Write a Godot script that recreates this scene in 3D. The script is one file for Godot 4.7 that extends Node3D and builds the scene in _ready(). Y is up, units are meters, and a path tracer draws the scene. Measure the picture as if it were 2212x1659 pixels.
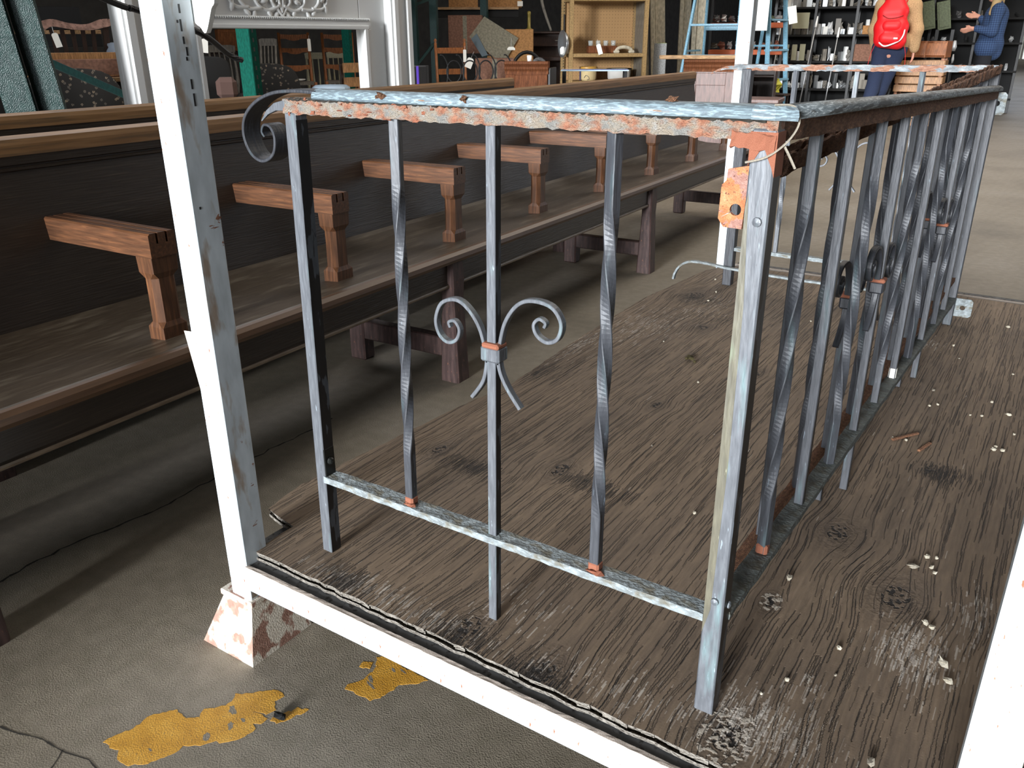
extends Node3D
# A salvage warehouse: a rusty wrought-iron railing standing on a weathered plywood platform,
# long pews on the left, racks of furniture and hardware behind.
const GRIME := 0.0
var M := {}
var used := {}
var rng := RandomNumberGenerator.new()

func _ready():
	rng.seed = 77
	# ---------- camera ----------
	var cam := Camera3D.new()
	cam.name = "camera"
	var a := deg_to_rad(33.4)
	var p := deg_to_rad(22.54)
	var r := deg_to_rad(-0.27)
	var fw := Vector3(-sin(a) * cos(p), -sin(p), -cos(a) * cos(p))
	var rt := Vector3(cos(a), 0, -sin(a))
	var up := rt.cross(fw)
	cam.transform = Transform3D(Basis(rt * cos(r) + up * sin(r), up * cos(r) - rt * sin(r), -fw), Vector3(0, 1.1, 0))
	cam.fov = rad_to_deg(2.0 * atan(829.5 / 1797.0))
	cam.near = 0.05
	cam.far = 200.0
	add_child(cam)
	cam.current = true
	# ---------- sky, exposure ----------
	var we := WorldEnvironment.new()
	we.name = "world_environment"
	var env := Environment.new()
	var sky := Sky.new()
	var sm := ProceduralSkyMaterial.new()
	sm.sky_top_color = Color(0.72, 0.80, 0.92)
	sm.sky_horizon_color = Color(0.92, 0.95, 1.0)
	sm.ground_bottom_color = Color(0.34, 0.33, 0.31)
	sm.ground_horizon_color = Color(0.62, 0.62, 0.62)
	sm.sky_energy_multiplier = 1.6
	sm.ground_energy_multiplier = 1.0
	sky.sky_material = sm
	env.background_mode = Environment.BG_SKY
	env.sky = sky
	env.tonemap_mode = Environment.TONE_MAPPER_LINEAR
	env.tonemap_exposure = 1.0
	env.sdfgi_enabled = true
	env.ssao_enabled = true
	env.ssil_enabled = true
	we.environment = env
	add_child(we)
	# ---------- daylight through the openings ----------
	# low hazy sun shining in through the loading door, the sky round it, the rooflights further in, and an added side fill
	var sun := DirectionalLight3D.new()
	sun.name = "hazy_sun"
	sun.light_color = Color(0.97, 0.985, 1.0)
	sun.light_energy = 2.9
	sun.light_angular_distance = 14.0
	sun.shadow_enabled = true
	add_child(sun)
	sun.transform = Transform3D(Basis.looking_at(Vector3(-0.04, -0.165, -1.0).normalized(), Vector3.UP), Vector3(0, 4, 8))
	area("door_daylight", Vector3(-1.5, 2.05, 7.4), Vector3(0.0, -0.12, -1.0), Vector2(6.0, 3.8), Color(0.96, 0.98, 1.0), 30.0)
	area("side_door_daylight", Vector3(5.9, 1.9, -14.5), Vector3(-1.0, -0.12, -0.35), Vector2(7.0, 3.4), Color(1.0, 0.94, 0.8), 9.0)
	area("rooflight_daylight", Vector3(-0.6, 5.15, -9.2), Vector3(0.0, -1.0, 0.0), Vector2(3.0, 6.0), Color(1.0, 0.9, 0.72), 24.0)
	area("side_rooflight_daylight", Vector3(-4.6, 5.15, -4.6), Vector3(0.0, -1.0, 0.0), Vector2(1.8, 4.0), Color(1.0, 0.95, 0.88), 9.0)  # unseen rooflight, added to brighten the stored chairs and pew tops
	area("far_rooflight_daylight", Vector3(-1.6, 5.15, -26.0), Vector3(0.0, -1.0, 0.0), Vector2(4.0, 16.0), Color(1.0, 0.9, 0.72), 14.0)
	make_materials()
	build_setting()
	build_platform()
	build_railings()
	build_pews()
	build_background()
	build_people()
	build_debris()

func area(n, at, towards, size, col, e):
	var l := AreaLight3D.new()
	l.name = n
	l.area_size = size
	l.light_color = col
	l.light_energy = e
	l.area_normalize_energy = true
	l.shadow_enabled = true
	l.area_range = 60.0
	l.area_attenuation = 2.0
	add_child(l)
	var f: Vector3 = towards.normalized()
	var u := Vector3.UP if abs(f.y) < 0.95 else Vector3(0, 0, -1)
	l.transform = Transform3D(Basis.looking_at(f, u), at)

# ------------------------------------------------------------------ naming
func numbered(parent, called: String) -> String:
	var key = str(parent.get_instance_id()) + called
	var n: int = used.get(key, 0)
	used[key] = n + 1
	return called if n == 0 else "%s_%03d" % [called, n]

func thing(called, label, category, at := Vector3.ZERO, turn := 0.0, group := "") -> Node3D:
	var o := Node3D.new()
	o.name = numbered(self, called)
	add_child(o, true)
	o.position = at
	o.rotation.y = turn
	tag(o, label, category, group)
	return o

func tag(o, label, category, group := ""):
	if label: o.set_meta("label", label)
	if category: o.set_meta("category", category)
	if group: o.set_meta("group", group)
	return o

func obj(called, st, m, parent = null) -> MeshInstance3D:
	st.generate_normals()
	st.set_material(m)
	return put(called, st.commit(), parent)

func put(called, mesh, parent = null) -> MeshInstance3D:
	var par = parent if parent else self
	var o := MeshInstance3D.new()
	o.name = numbered(par, called)
	o.mesh = mesh
	par.add_child(o, true)
	return o

func struct(called, st, m, label := "", parent = null) -> MeshInstance3D:
	var o = obj(called, st, m, parent)
	if parent == null:
		o.set_meta("kind", "structure")
		if label: o.set_meta("label", label)
	return o

func dup(o, at, turn, label, group := "") -> Node3D:
	var c = o.duplicate()
	var base: String = o.name
	base = base.rstrip("0123456789").trim_suffix("_") if base.length() > 4 and base[-4] == "_" else base
	c.name = numbered(self, base)
	add_child(c, true)
	c.position = at
	c.rotation.y = turn
	tag(c, label, "", group)
	return c

# ------------------------------------------------------------------ mesh helpers
func S(smooth := false) -> SurfaceTool:
	var st := SurfaceTool.new()
	st.begin(Mesh.PRIMITIVE_TRIANGLES)
	st.set_smooth_group(0 if smooth else -1)
	return st

func q(st, a, b, c, d, o):
	var n: Vector3 = (d - b).cross(c - a)
	if n.dot(o) >= 0.0:
		for v in [a, b, c, a, c, d]: st.add_vertex(v)
	else:
		for v in [a, c, b, a, d, c]: st.add_vertex(v)

func t3(st, a, b, c, o):
	var n: Vector3 = (c - a).cross(b - a)
	if n.dot(o) >= 0.0:
		for v in [a, b, c]: st.add_vertex(v)
	else:
		for v in [a, c, b]: st.add_vertex(v)

# chamfered box
func cb(st, c: Vector3, s: Vector3, b := 0.003, B := Basis()):
	var h := s * 0.5
	b = min(b, min(h.x, min(h.y, h.z)) * 0.6)
	var pt = func(sx, sy, sz, ax):
		var v := Vector3(sx * (h.x - (0.0 if ax == 0 else b)), sy * (h.y - (0.0 if ax == 1 else b)), sz * (h.z - (0.0 if ax == 2 else b)))
		return c + B * v
	for ax in 3:
		var j := (ax + 1) % 3
		var k := (ax + 2) % 3
		for s0 in [-1, 1]:
			var vs := []
			for e in [[-1, -1], [1, -1], [1, 1], [-1, 1]]:
				var g := [0, 0, 0]
				g[ax] = s0; g[j] = e[0]; g[k] = e[1]
				vs.append(pt.call(g[0], g[1], g[2], ax))
			var o := Vector3.ZERO
			o[ax] = s0
			q(st, vs[0], vs[1], vs[2], vs[3], B * o)
		if b > 0.0:
			for s0 in [-1, 1]:
				for s1 in [-1, 1]:
					var vs := []
					for e in [[ax, -1], [ax, 1], [j, 1], [j, -1]]:
						var g := [0, 0, 0]
						g[ax] = s0; g[j] = s1; g[k] = e[1]
						vs.append(pt.call(g[0], g[1], g[2], e[0]))
					var o := Vector3.ZERO
					o[ax] = s0; o[j] = s1
					q(st, vs[0], vs[1], vs[2], vs[3], B * o)
	if b > 0.0:
		for sx in [-1, 1]:
			for sy in [-1, 1]:
				for sz in [-1, 1]:
					t3(st, pt.call(sx, sy, sz, 0), pt.call(sx, sy, sz, 1), pt.call(sx, sy, sz, 2), B * Vector3(sx, sy, sz))

func box(called, c, s, m, parent = null, b := 0.003, B := Basis()):
	var st := S()
	cb(st, c, s, b, B)
	return obj(called, st, m, parent)

# bar of rectangular section between two points; w along side, h along "up"
func bar(st, a: Vector3, b: Vector3, w: float, h: float, up := Vector3.UP, ch := 0.001):
	var f := (b - a).normalized()
	if abs(f.dot(up)) > 0.99: up = Vector3(0, 0, 1)
	var sd := f.cross(up).normalized()
	var u := sd.cross(f).normalized()
	cb(st, (a + b) * 0.5, Vector3(w, h, (b - a).length()), ch, Basis(sd, u, -f))

func rect(w, h, ch := 0.001) -> PackedVector2Array:
	var x: float = w * 0.5
	var y: float = h * 0.5
	return PackedVector2Array([Vector2(-x + ch, -y), Vector2(x - ch, -y), Vector2(x, -y + ch), Vector2(x, y - ch), Vector2(x - ch, y), Vector2(-x + ch, y), Vector2(-x, y - ch), Vector2(-x, -y + ch)])

func circ(r, n := 8) -> PackedVector2Array:
	var o := PackedVector2Array()
	for i in n: o.append(Vector2(cos(TAU * i / n), sin(TAU * i / n)) * r)
	return o

# sweep a closed profile along points. twist: Callable(i)->angle, scale: Callable(i)->factor
func sweep(st, pts, prof, ref := Vector3(0, 0, 1), twist = null, scl = null, closed := false):
	var n: int = pts.size()
	var rings := []
	var mids := []
	for i in n:
		var f: Vector3
		if closed: f = pts[(i + 1) % n] - pts[(i - 1 + n) % n]
		else: f = pts[min(i + 1, n - 1)] - pts[max(i - 1, 0)]
		f = f.normalized()
		var sd := f.cross(ref)
		if sd.length() < 0.05: sd = f.cross(Vector3(1, 0, 0) if abs(f.x) < 0.8 else Vector3(0, 1, 0))
		sd = sd.normalized()
		var u := sd.cross(f).normalized()
		var an: float = twist.call(i) if twist else 0.0
		var sc: float = scl.call(i) if scl else 1.0
		var ring := []
		for v in prof:
			var w: Vector2 = v.rotated(an) * sc
			ring.append(pts[i] + sd * w.x + u * w.y)
		rings.append(ring)
		mids.append(pts[i])
	var m: int = prof.size()
	for i in (n if closed else n - 1):
		var i2 := (i + 1) % n
		for j in m:
			var k := (j + 1) % m
			var o: Vector3 = (rings[i][j] + rings[i][k] + rings[i2][j] + rings[i2][k]) * 0.25 - (mids[i] + mids[i2]) * 0.5
			q(st, rings[i][j], rings[i][k], rings[i2][k], rings[i2][j], o)
	if not closed:
		for e in [0, n - 1]:
			var o: Vector3 = (pts[0] - pts[1]) if e == 0 else (pts[n - 1] - pts[n - 2])
			for j in m:
				t3(st, pts[e], rings[e][j], rings[e][(j + 1) % m], o)

func tube(st, pts, r, n := 8):
	sweep(st, pts, circ(r, n), Vector3(0.123, 0.071, 0.99).normalized())

func smooth_path(ps: Array, sub := 4) -> Array:
	var o := []
	var n := ps.size()
	for i in n - 1:
		var a = ps[max(i - 1, 0)]
		var b = ps[i]
		var c = ps[i + 1]
		var d = ps[min(i + 2, n - 1)]
		for k in sub:
			var t := float(k) / sub
			o.append(b.cubic_interpolate(c, a, d, t))
	o.append(ps[n - 1])
	return o

func lathe(st, prof, n := 16, at := Vector3.ZERO, B := Basis()):
	for i in n:
		var a0 := TAU * i / n
		var a1 := TAU * (i + 1) / n
		for j in prof.size() - 1:
			var p0: Vector2 = prof[j]
			var p1: Vector2 = prof[j + 1]
			var e := p1 - p0
			var nn := Vector2(e.y, -e.x)
			var am := (a0 + a1) * 0.5
			var o := B * Vector3(nn.x * cos(am), nn.y, nn.x * sin(am))
			var f = func(pp, an): return at + B * Vector3(pp.x * cos(an), pp.y, pp.x * sin(an))
			if p0.x < 0.00001: t3(st, f.call(p0, a0), f.call(p1, a0), f.call(p1, a1), o)
			elif p1.x < 0.00001: t3(st, f.call(p0, a0), f.call(p0, a1), f.call(p1, a0), o)
			else: q(st, f.call(p0, a0), f.call(p0, a1), f.call(p1, a1), f.call(p1, a0), o)

# prism: polygon in XY extruded from z0 to z1, placed by T
func prism(st, poly, z0: float, z1: float, T := Transform3D()):
	var pl := PackedVector2Array(poly)
	var idx := Geometry2D.triangulate_polygon(pl)
	for k in range(0, idx.size(), 3):
		for e in [[z0, -1.0], [z1, 1.0]]:
			var v := []
			for i in 3: v.append(T * Vector3(pl[idx[k + i]].x, pl[idx[k + i]].y, e[0]))
			t3(st, v[0], v[1], v[2], T.basis * Vector3(0, 0, e[1]))
	var ar := 0.0
	for i in pl.size(): ar += pl[i].cross(pl[(i + 1) % pl.size()])
	for i in pl.size():
		var a0 := pl[i]
		var b0 := pl[(i + 1) % pl.size()]
		var e := (b0 - a0)
		var nn := Vector2(e.y, -e.x) * signf(ar)
		q(st, T * Vector3(a0.x, a0.y, z0), T * Vector3(b0.x, b0.y, z0), T * Vector3(b0.x, b0.y, z1), T * Vector3(a0.x, a0.y, z1), T.basis * Vector3(nn.x, nn.y, 0))

# loft between rings (arrays of Vector3, same count), capped
func loft(st, rings, cap := true):
	var m: int = rings[0].size()
	var cs := []
	for r in rings:
		var c := Vector3.ZERO
		for v in r: c += v
		cs.append(c / m)
	for i in rings.size() - 1:
		for j in m:
			var k := (j + 1) % m
			var o: Vector3 = (rings[i][j] + rings[i][k] + rings[i + 1][j] + rings[i + 1][k]) * 0.25 - (cs[i] + cs[i + 1]) * 0.5
			q(st, rings[i][j], rings[i][k], rings[i + 1][k], rings[i + 1][j], o)
	if cap:
		for e in [0, rings.size() - 1]:
			var o: Vector3 = cs[0] - cs[1] if e == 0 else cs[-1] - cs[-2]
			for j in m: t3(st, cs[e], rings[e][j], rings[e][(j + 1) % m], o)

func blob(st, c: Vector3, s: Vector3, n := 6, rough := 0.3):
	var rings := []
	for i in range(1, 4):
		var th := PI * i / 4.0
		var ring := []
		for j in n:
			var ph := TAU * j / n + i
			var k := 1.0 + rng.randf_range(-rough, rough)
			ring.append(c + Vector3(sin(th) * cos(ph) * s.x * k, cos(th) * s.y * k, sin(th) * sin(ph) * s.z * k))
		rings.append(ring)
	loft(st, rings)

# ------------------------------------------------------------------ textures and materials
func noise_img(sz: int, freq: float, sd: int, oct := 4, type := FastNoiseLite.TYPE_SIMPLEX_SMOOTH, h := 0) -> PackedByteArray:
	var n := FastNoiseLite.new()
	n.seed = sd
	n.noise_type = type
	n.frequency = freq
	n.fractal_octaves = oct
	var im := n.get_seamless_image(sz, h if h else sz)
	im.convert(Image.FORMAT_L8)
	return im.get_data()

func lut(stops: Array) -> PackedByteArray:
	var g := Gradient.new()
	var off := PackedFloat32Array()
	var col := PackedColorArray()
	for s in stops:
		off.append(s[0]); col.append(Color(s[1]))
	g.offsets = off
	g.colors = col
	var o := PackedByteArray()
	o.resize(768)
	for i in 256:
		var c := g.sample(i / 255.0)
		o[i * 3] = int(c.r * 255); o[i * 3 + 1] = int(c.g * 255); o[i * 3 + 2] = int(c.b * 255)
	return o

# layers: [noise bytes, lut] then [noise bytes, lut, mask bytes, lo, hi]
func layered(sz: int, layers: Array) -> ImageTexture:
	var px := PackedByteArray()
	px.resize(sz * sz * 3)
	var first := true
	for L in layers:
		var nb: PackedByteArray = L[0]
		var lt: PackedByteArray = L[1]
		if first:
			for i in sz * sz:
				var k := nb[i] * 3
				px[i * 3] = lt[k]; px[i * 3 + 1] = lt[k + 1]; px[i * 3 + 2] = lt[k + 2]
			first = false
		else:
			var mb: PackedByteArray = L[2]
			var lo: float = L[3]
			var inv: float = 1.0 / (L[4] - L[3])
			for i in sz * sz:
				var w: float = (mb[i] - lo) * inv
				if w <= 0.0: continue
				if w > 1.0: w = 1.0
				var k := nb[i] * 3
				px[i * 3] = int(lerpf(px[i * 3], lt[k], w))
				px[i * 3 + 1] = int(lerpf(px[i * 3 + 1], lt[k + 1], w))
				px[i * 3 + 2] = int(lerpf(px[i * 3 + 2], lt[k + 2], w))
	return ImageTexture.create_from_image(Image.create_from_data(sz, sz, false, Image.FORMAT_RGB8, px))

func grey_tex(sz: int, b: PackedByteArray) -> ImageTexture:
	return ImageTexture.create_from_image(Image.create_from_data(sz, sz, false, Image.FORMAT_L8, b))

func plain(col, rough := 0.7, metal := 0.0) -> StandardMaterial3D:
	var m := StandardMaterial3D.new()
	m.albedo_color = Color(col)
	m.roughness = rough
	m.metallic = metal
	return m

func tri(tex, scale: Vector3, rough := 0.7, metal := 0.0, bump = null, bs := 0.1, world := false) -> StandardMaterial3D:
	var m := StandardMaterial3D.new()
	m.albedo_texture = tex
	m.roughness = rough
	m.metallic = metal
	m.uv1_triplanar = true
	m.uv1_world_triplanar = world
	m.uv1_scale = scale
	m.uv1_triplanar_sharpness = 6.0
	if bump:
		m.heightmap_enabled = true
		m.heightmap_texture = bump
		m.heightmap_scale = bs
	return m

func tint(base: StandardMaterial3D, col) -> StandardMaterial3D:
	var m: StandardMaterial3D = base.duplicate()
	m.albedo_color = Color(col)
	return m

func make_materials():
	var n1 := noise_img(512, 0.012, 1)
	var n2 := noise_img(512, 0.03, 2)
	var n3 := noise_img(512, 0.09, 3)
	var n4 := noise_img(512, 0.008, 4, 5)
	var ns := noise_img(512, 0.16, 5, 3)
	M.doorpale = plain("#8f9188", 0.7)
	var nc := noise_img(512, 0.035, 6, 5)
	# painted iron: grey blue, streaked, with pale blue and green wear
	var iron := layered(512, [
		[n2, lut([[0.0, "#4d5055"], [0.5, "#5a5d62"], [1.0, "#686c71"]])],
		[n2, lut([[0.0, "#657b7d"], [1.0, "#758b8e"]]), n4, 178.0, 255.0],
		[n3, lut([[0.0, "#8b9ba5"], [1.0, "#a4b1b9"]]), nc, 218.0, 236.0],
		[n3, lut([[0.0, "#3a3836"], [1.0, "#4a4743"]]), ns, 215.0, 240.0]])
	M.iron = tri(iron, Vector3(8, 1.3, 8), 0.5, 0.12, grey_tex(512, n2), 0.05)
	M.iron.metallic_specular = 0.6
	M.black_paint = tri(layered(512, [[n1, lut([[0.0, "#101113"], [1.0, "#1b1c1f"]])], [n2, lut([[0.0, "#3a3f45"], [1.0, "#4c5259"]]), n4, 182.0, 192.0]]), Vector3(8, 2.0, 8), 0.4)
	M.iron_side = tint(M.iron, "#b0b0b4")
	M.beige = tint(M.iron, Color(1.04, 0.97, 0.78))
	M.iron_dark = tint(M.iron, "#8a8a90")
	var cap := layered(512, [
		[n1, lut([[0.0, "#59656b"], [0.5, "#6a777e"], [1.0, "#78868c"]])],
		[n3, lut([[0.0, "#83979f"], [1.0, "#a2b5bd"]]), nc, 125.0, 165.0],
		[n3, lut([[0.0, "#4c565c"], [1.0, "#5d686e"]]), ns, 190.0, 215.0],
		[n2, lut([[0.0, "#6d4a33"], [1.0, "#9a6a48"]]), n4, 222.0, 240.0]])
	M.cap = tri(cap, Vector3(3, 18, 14), 0.55, 0.0, grey_tex(512, nc), 0.05)
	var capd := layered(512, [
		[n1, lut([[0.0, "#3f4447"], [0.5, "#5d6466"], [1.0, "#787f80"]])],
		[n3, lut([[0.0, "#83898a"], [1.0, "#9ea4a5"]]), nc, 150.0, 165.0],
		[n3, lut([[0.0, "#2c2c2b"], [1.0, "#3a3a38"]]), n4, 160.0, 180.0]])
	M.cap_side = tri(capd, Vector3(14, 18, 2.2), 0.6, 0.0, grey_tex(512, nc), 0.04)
	var rustbar := layered(512, [
		[n1, lut([[0.0, "#706e6a"], [0.35, "#7e7b75"], [0.6, "#85796a"], [1.0, "#8d8b87"]])],
		[n2, lut([[0.0, "#754735"], [0.5, "#8f5f48"], [1.0, "#9c7660"]]), n4, 110.0, 190.0],
		[n3, lut([[0.0, "#4a3a30"], [1.0, "#6b4a3a"]]), nc, 205.0, 225.0]])
	M.rustbar = tri(rustbar, Vector3(6, 10, 10), 0.8, 0.0, grey_tex(512, n3), 0.25)
	M.railb = tri(layered(512, [
		[n1, lut([[0.0, "#5f6467"], [0.5, "#83888b"], [1.0, "#a9acac"]])],
		[n2, lut([[0.0, "#75503e"], [0.5, "#8f6651"], [1.0, "#a58471"]]), n4, 122.0, 140.0]]), Vector3(3, 8, 8), 0.75, 0.0, grey_tex(512, n3), 0.2)
	M.rust = tri(layered(512, [[n2, lut([[0.0, "#5a3a28"], [0.5, "#8a5d40"], [1.0, "#b0825f"]])], [n3, lut([[0.0, "#a3714c"], [1.0, "#c08d63"]]), ns, 165.0, 200.0]]), Vector3(12, 12, 4), 0.95, 0.0, grey_tex(512, ns), 0.8)
	M.orange = tri(layered(512, [[n1, lut([[0.0, "#a3613e"], [0.5, "#bd754c"], [1.0, "#c88f68"]])], [n2, lut([[0.0, "#8c6256"], [1.0, "#a88478"]]), n4, 150.0, 175.0], [n3, lut([[0.0, "#54302a"], [1.0, "#6b423a"]]), nc, 200.0, 210.0]]), Vector3(7, 7, 7), 0.85, 0.0, grey_tex(512, n3), 0.2)
	M.ironrail = tri(layered(512, [
		[n1, lut([[0.0, "#5b5f5f"], [0.5, "#7c8486"], [1.0, "#99a0a2"]])],
		[n3, lut([[0.0, "#8b969b"], [1.0, "#a3acb0"]]), nc, 165.0, 220.0],
		[n2, lut([[0.0, "#5c5a52"], [1.0, "#6d6858"]]), n4, 150.0, 230.0],
		[n2, lut([[0.0, "#9d5a3a"], [1.0, "#c07a52"]]), ns, 215.0, 230.0]]), Vector3(6, 10, 8), 0.7, 0.0, grey_tex(512, nc), 0.12)
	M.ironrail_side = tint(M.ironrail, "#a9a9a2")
	# white frame paint
	M.white = tri(layered(512, [[n1, lut([[0.0, "#c6d0d6"], [0.5, "#d2dbe0"], [1.0, "#dce4e8"]])], [n2, lut([[0.0, "#8a5a42"], [1.0, "#a67c62"]]), nc, 214.0, 222.0]]), Vector3(6, 2.2, 6), 0.42, 0.0, grey_tex(512, n1), 0.05)
	M.white_rust = tri(layered(512, [[n1, lut([[0.0, "#d8cdbd"], [1.0, "#e9e2d4"]])], [n2, lut([[0.0, "#8f6a5c"], [0.5, "#a07a6b"], [1.0, "#b09080"]]), n4, 132.0, 170.0]]), Vector3(5, 4, 5), 0.65, 0.0, grey_tex(512, n3), 0.04)
	M.shade_grime = tri(layered(512, [[n1, lut([[0.0, "#a3aaae"], [0.5, "#b4bcc1"], [1.0, "#c2cacf"]])], [n2, lut([[0.0, "#8a7a6c"], [1.0, "#9b8c7e"]]), n4, 165.0, 225.0]]), Vector3(5, 1.6, 5), 0.45)  # white paint greyed to carry side-face shade, brown grime blotches over it
	M.edge_rust = plain("#7d543f", 0.9)
	M.rim = tri(layered(512, [[n3, lut([[0.0, "#8d7a6c"], [0.5, "#b5a89c"], [1.0, "#cfc8c2"]])]]), Vector3(9, 9, 9), 0.8)
	M.ledge = tri(layered(512, [[n1, lut([[0.0, "#4f4e4e"], [1.0, "#6a6969"]])], [n3, lut([[0.0, "#2f2c2a"], [1.0, "#3c3835"]]), nc, 160.0, 185.0]]), Vector3(3, 3, 3), 0.8)
	# concrete
	var conc := layered(512, [
		[n1, lut([[0.0, "#827a6c"], [0.5, "#8a8174"], [1.0, "#938a7c"]])],
		[n3, lut([[0.0, "#5c574d"], [1.0, "#6c665b"]]), ns, 185.0, 230.0],
		[n3, lut([[0.0, "#8d8675"], [1.0, "#989180"]]), nc, 195.0, 245.0]])
	M.floor = tri(conc, Vector3(3.1, 3.1, 3.1), 0.62, 0.0, grey_tex(512, ns), 0.05, true)
	M.floor.detail_enabled = true
	M.floor.detail_blend_mode = BaseMaterial3D.BLEND_MODE_MUL
	M.floor.detail_uv_layer = BaseMaterial3D.DETAIL_UV_2
	M.floor.detail_albedo = layered(512, [[n4, lut([[0.0, "#c9c6c0"], [0.5, "#f2f0ea"], [1.0, "#ffffff"]])]])
	M.floor.uv2_triplanar = true
	M.floor.uv2_world_triplanar = true
	M.floor.uv2_scale = Vector3(0.23, 0.23, 0.23)
	M.crack = plain("#2c2822", 0.95)
	M.yellow = tri(layered(512, [[n1, lut([[0.0, "#b9852d"], [0.5, "#cc9636"], [1.0, "#d8a445"]])], [n3, lut([[0.0, "#7d715e"], [1.0, "#8a7f6a"]]), ns, 205.0, 215.0]]), Vector3(3, 3, 3), 0.6, 0.0, grey_tex(512, ns), 0.05)
	# timber
	var wood := layered(512, [
		[n2, lut([[0.0, "#282019"], [0.5, "#30271f"], [1.0, "#3a3027"]])],
		[n3, lut([[0.0, "#2a2018"], [1.0, "#33271d"]]), nc, 170.0, 230.0],
		[n2, lut([[0.0, "#4e4435"], [1.0, "#5a4f3f"]]), n1, 190.0, 255.0]])
	M.pew = tri(wood, Vector3(11, 11, 0.5), 0.42, 0.0, grey_tex(512, n2), 0.05)
	M.pew.metallic_specular = 0.55
	M.pew_edge = tri(layered(512, [[n1, lut([[0.0, "#432f1f"], [0.5, "#523a27"], [1.0, "#624730"]])], [n3, lut([[0.0, "#45311f"], [1.0, "#523b27"]]), n4, 150.0, 255.0]]), Vector3(14, 14, 0.7), 0.45)
	M.pew_seat = tri(layered(512, [[n2, lut([[0.0, "#3a3026"], [0.5, "#463b2f"], [1.0, "#52473a"]])], [n2, lut([[0.0, "#5a5042"], [1.0, "#685e50"]]), n4, 150.0, 240.0], [n3, lut([[0.0, "#8a8070"], [1.0, "#9a907f"]]), ns, 228.0, 240.0]]), Vector3(6, 6, 0.9), 0.4)
	M.dusty = tint(M.pew_seat, Color(1.5, 1.5, 1.5))
	M.lit_pew_top = tri(layered(512, [[n1, lut([[0.0, "#7a5836"], [0.5, "#8a6641"], [1.0, "#98734c"]])], [n3, lut([[0.0, "#5f4a34"], [1.0, "#6b543b"]]), n4, 150.0, 255.0]]), Vector3(14, 14, 0.7), 0.45)  # light caught by the top rails is put into this lighter brown
	M.arm = tri(layered(512, [[n1, lut([[0.0, "#3d2517"], [0.4, "#4f3320"], [0.75, "#613e27"], [1.0, "#775030"]])], [n3, lut([[0.0, "#3f2415"], [1.0, "#55331f"]]), n2, 170.0, 210.0]]), Vector3(1.2, 16, 16), 0.42)
	M.armpost = tri(M.arm.albedo_texture, Vector3(16, 1.5, 16), 0.42)
	M.pewleg = tri(layered(512, [[n1, lut([[0.0, "#2c1e1a"], [0.5, "#443230"], [1.0, "#5b4640"]])], [n3, lut([[0.0, "#9a6a48"], [1.0, "#7b5138"]]), nc, 212.0, 222.0]]), Vector3(7, 1.4, 7), 0.55)
	M.woodtex = layered(512, [[n1, lut([[0.0, "#9a9a9a"], [0.5, "#d0d0d0"], [1.0, "#ffffff"]])], [n3, lut([[0.0, "#777777"], [1.0, "#8a8a8a"]]), n2, 170.0, 215.0]])
	M.mottle = layered(512, [[n2, lut([[0.0, "#b8b8b8"], [0.5, "#dddddd"], [1.0, "#ffffff"]])]])
	M.cherry = tint(tri(M.woodtex, Vector3(12, 1.5, 12), 0.7), "#7d4c30")
	M.cherry.metallic_specular = 0.25
	M.pine = tint(tri(M.woodtex, Vector3(10, 1.5, 10), 0.5), "#bd8a58")
	M.oak = tint(tri(M.woodtex, Vector3(10, 1.5, 10), 0.5), "#b8703c")
	M.ash = tint(tri(M.woodtex, Vector3(10, 1.5, 10), 0.6), "#8b8478")
	M.darkwood = tint(tri(M.woodtex, Vector3(8, 1.5, 8), 0.5), "#3a2418")
	M.blackwood = tint(tri(M.woodtex, Vector3(8, 1.5, 8), 0.5), "#1c1917")
	M.pinkwood = tint(tri(M.woodtex, Vector3(8, 0.7, 8), 0.45), "#7d5c52")
	M.plankwood = tint(tri(M.woodtex, Vector3(1.5, 10, 10), 0.6), "#c39a6c")
	M.greyplank = tint(tri(M.mottle, Vector3(4, 4, 4), 0.8), "#9fa09f")
	M.cream = tint(tri(M.mottle, Vector3(2, 1, 2), 0.6), "#cfc5ae")
	M.creamchair = tint(tri(M.mottle, Vector3(5, 5, 5), 0.5), "#efe8c6")
	M.mantel = plain("#e4e4e2", 0.5)
	M.teal = tint(tri(M.mottle, Vector3(5, 2, 5), 0.75), "#0a4f42")
	M.teal.metallic_specular = 0.2
	M.tealdark = tint(tri(M.mottle, Vector3(5, 2, 5), 0.55), "#123c39")
	M.speckle = tri(layered(512, [[n1, lut([[0.0, "#152826"], [0.5, "#1c312e"], [1.0, "#293f3b"]])], [n3, lut([[0.0, "#6f7b77"], [1.0, "#93a09b"]]), ns, 200.0, 205.0]]), Vector3(5, 4, 5), 0.4, 0.0, grey_tex(512, n3), 0.12)
	M.card = tint(tri(M.mottle, Vector3(2, 2, 2), 0.85), "#b5824d")
	M.cardbrown = tint(tri(M.mottle, Vector3(2, 2, 2), 0.85), "#8d6450")
	M.cardgrey = tint(tri(M.mottle, Vector3(2, 2, 2), 0.85), "#8d8672")
	M.tan = tint(tri(M.mottle, Vector3(3, 3, 3), 0.55), "#a8895a")
	M.ladder = tint(tri(M.mottle, Vector3(4, 4, 4), 0.45), "#86b9d2")
	M.black = plain("#121213", 0.5)
	M.blackmat = plain("#0e0e0e", 0.85)
	M.whitemat = plain("#e6e6e2", 0.6)
	M.paper = plain("#ece8dd", 0.8)
	M.steel = plain("#a8abad", 0.3, 0.8)
	M.silver = plain("#c8cacb", 0.45, 0.4)
	M.chip = tint(tri(M.mottle, Vector3(30, 30, 30), 0.85), "#d8cfbb")
	M.chipgrey = tint(tri(M.mottle, Vector3(30, 30, 30), 0.85), "#a59c8c")
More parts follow.
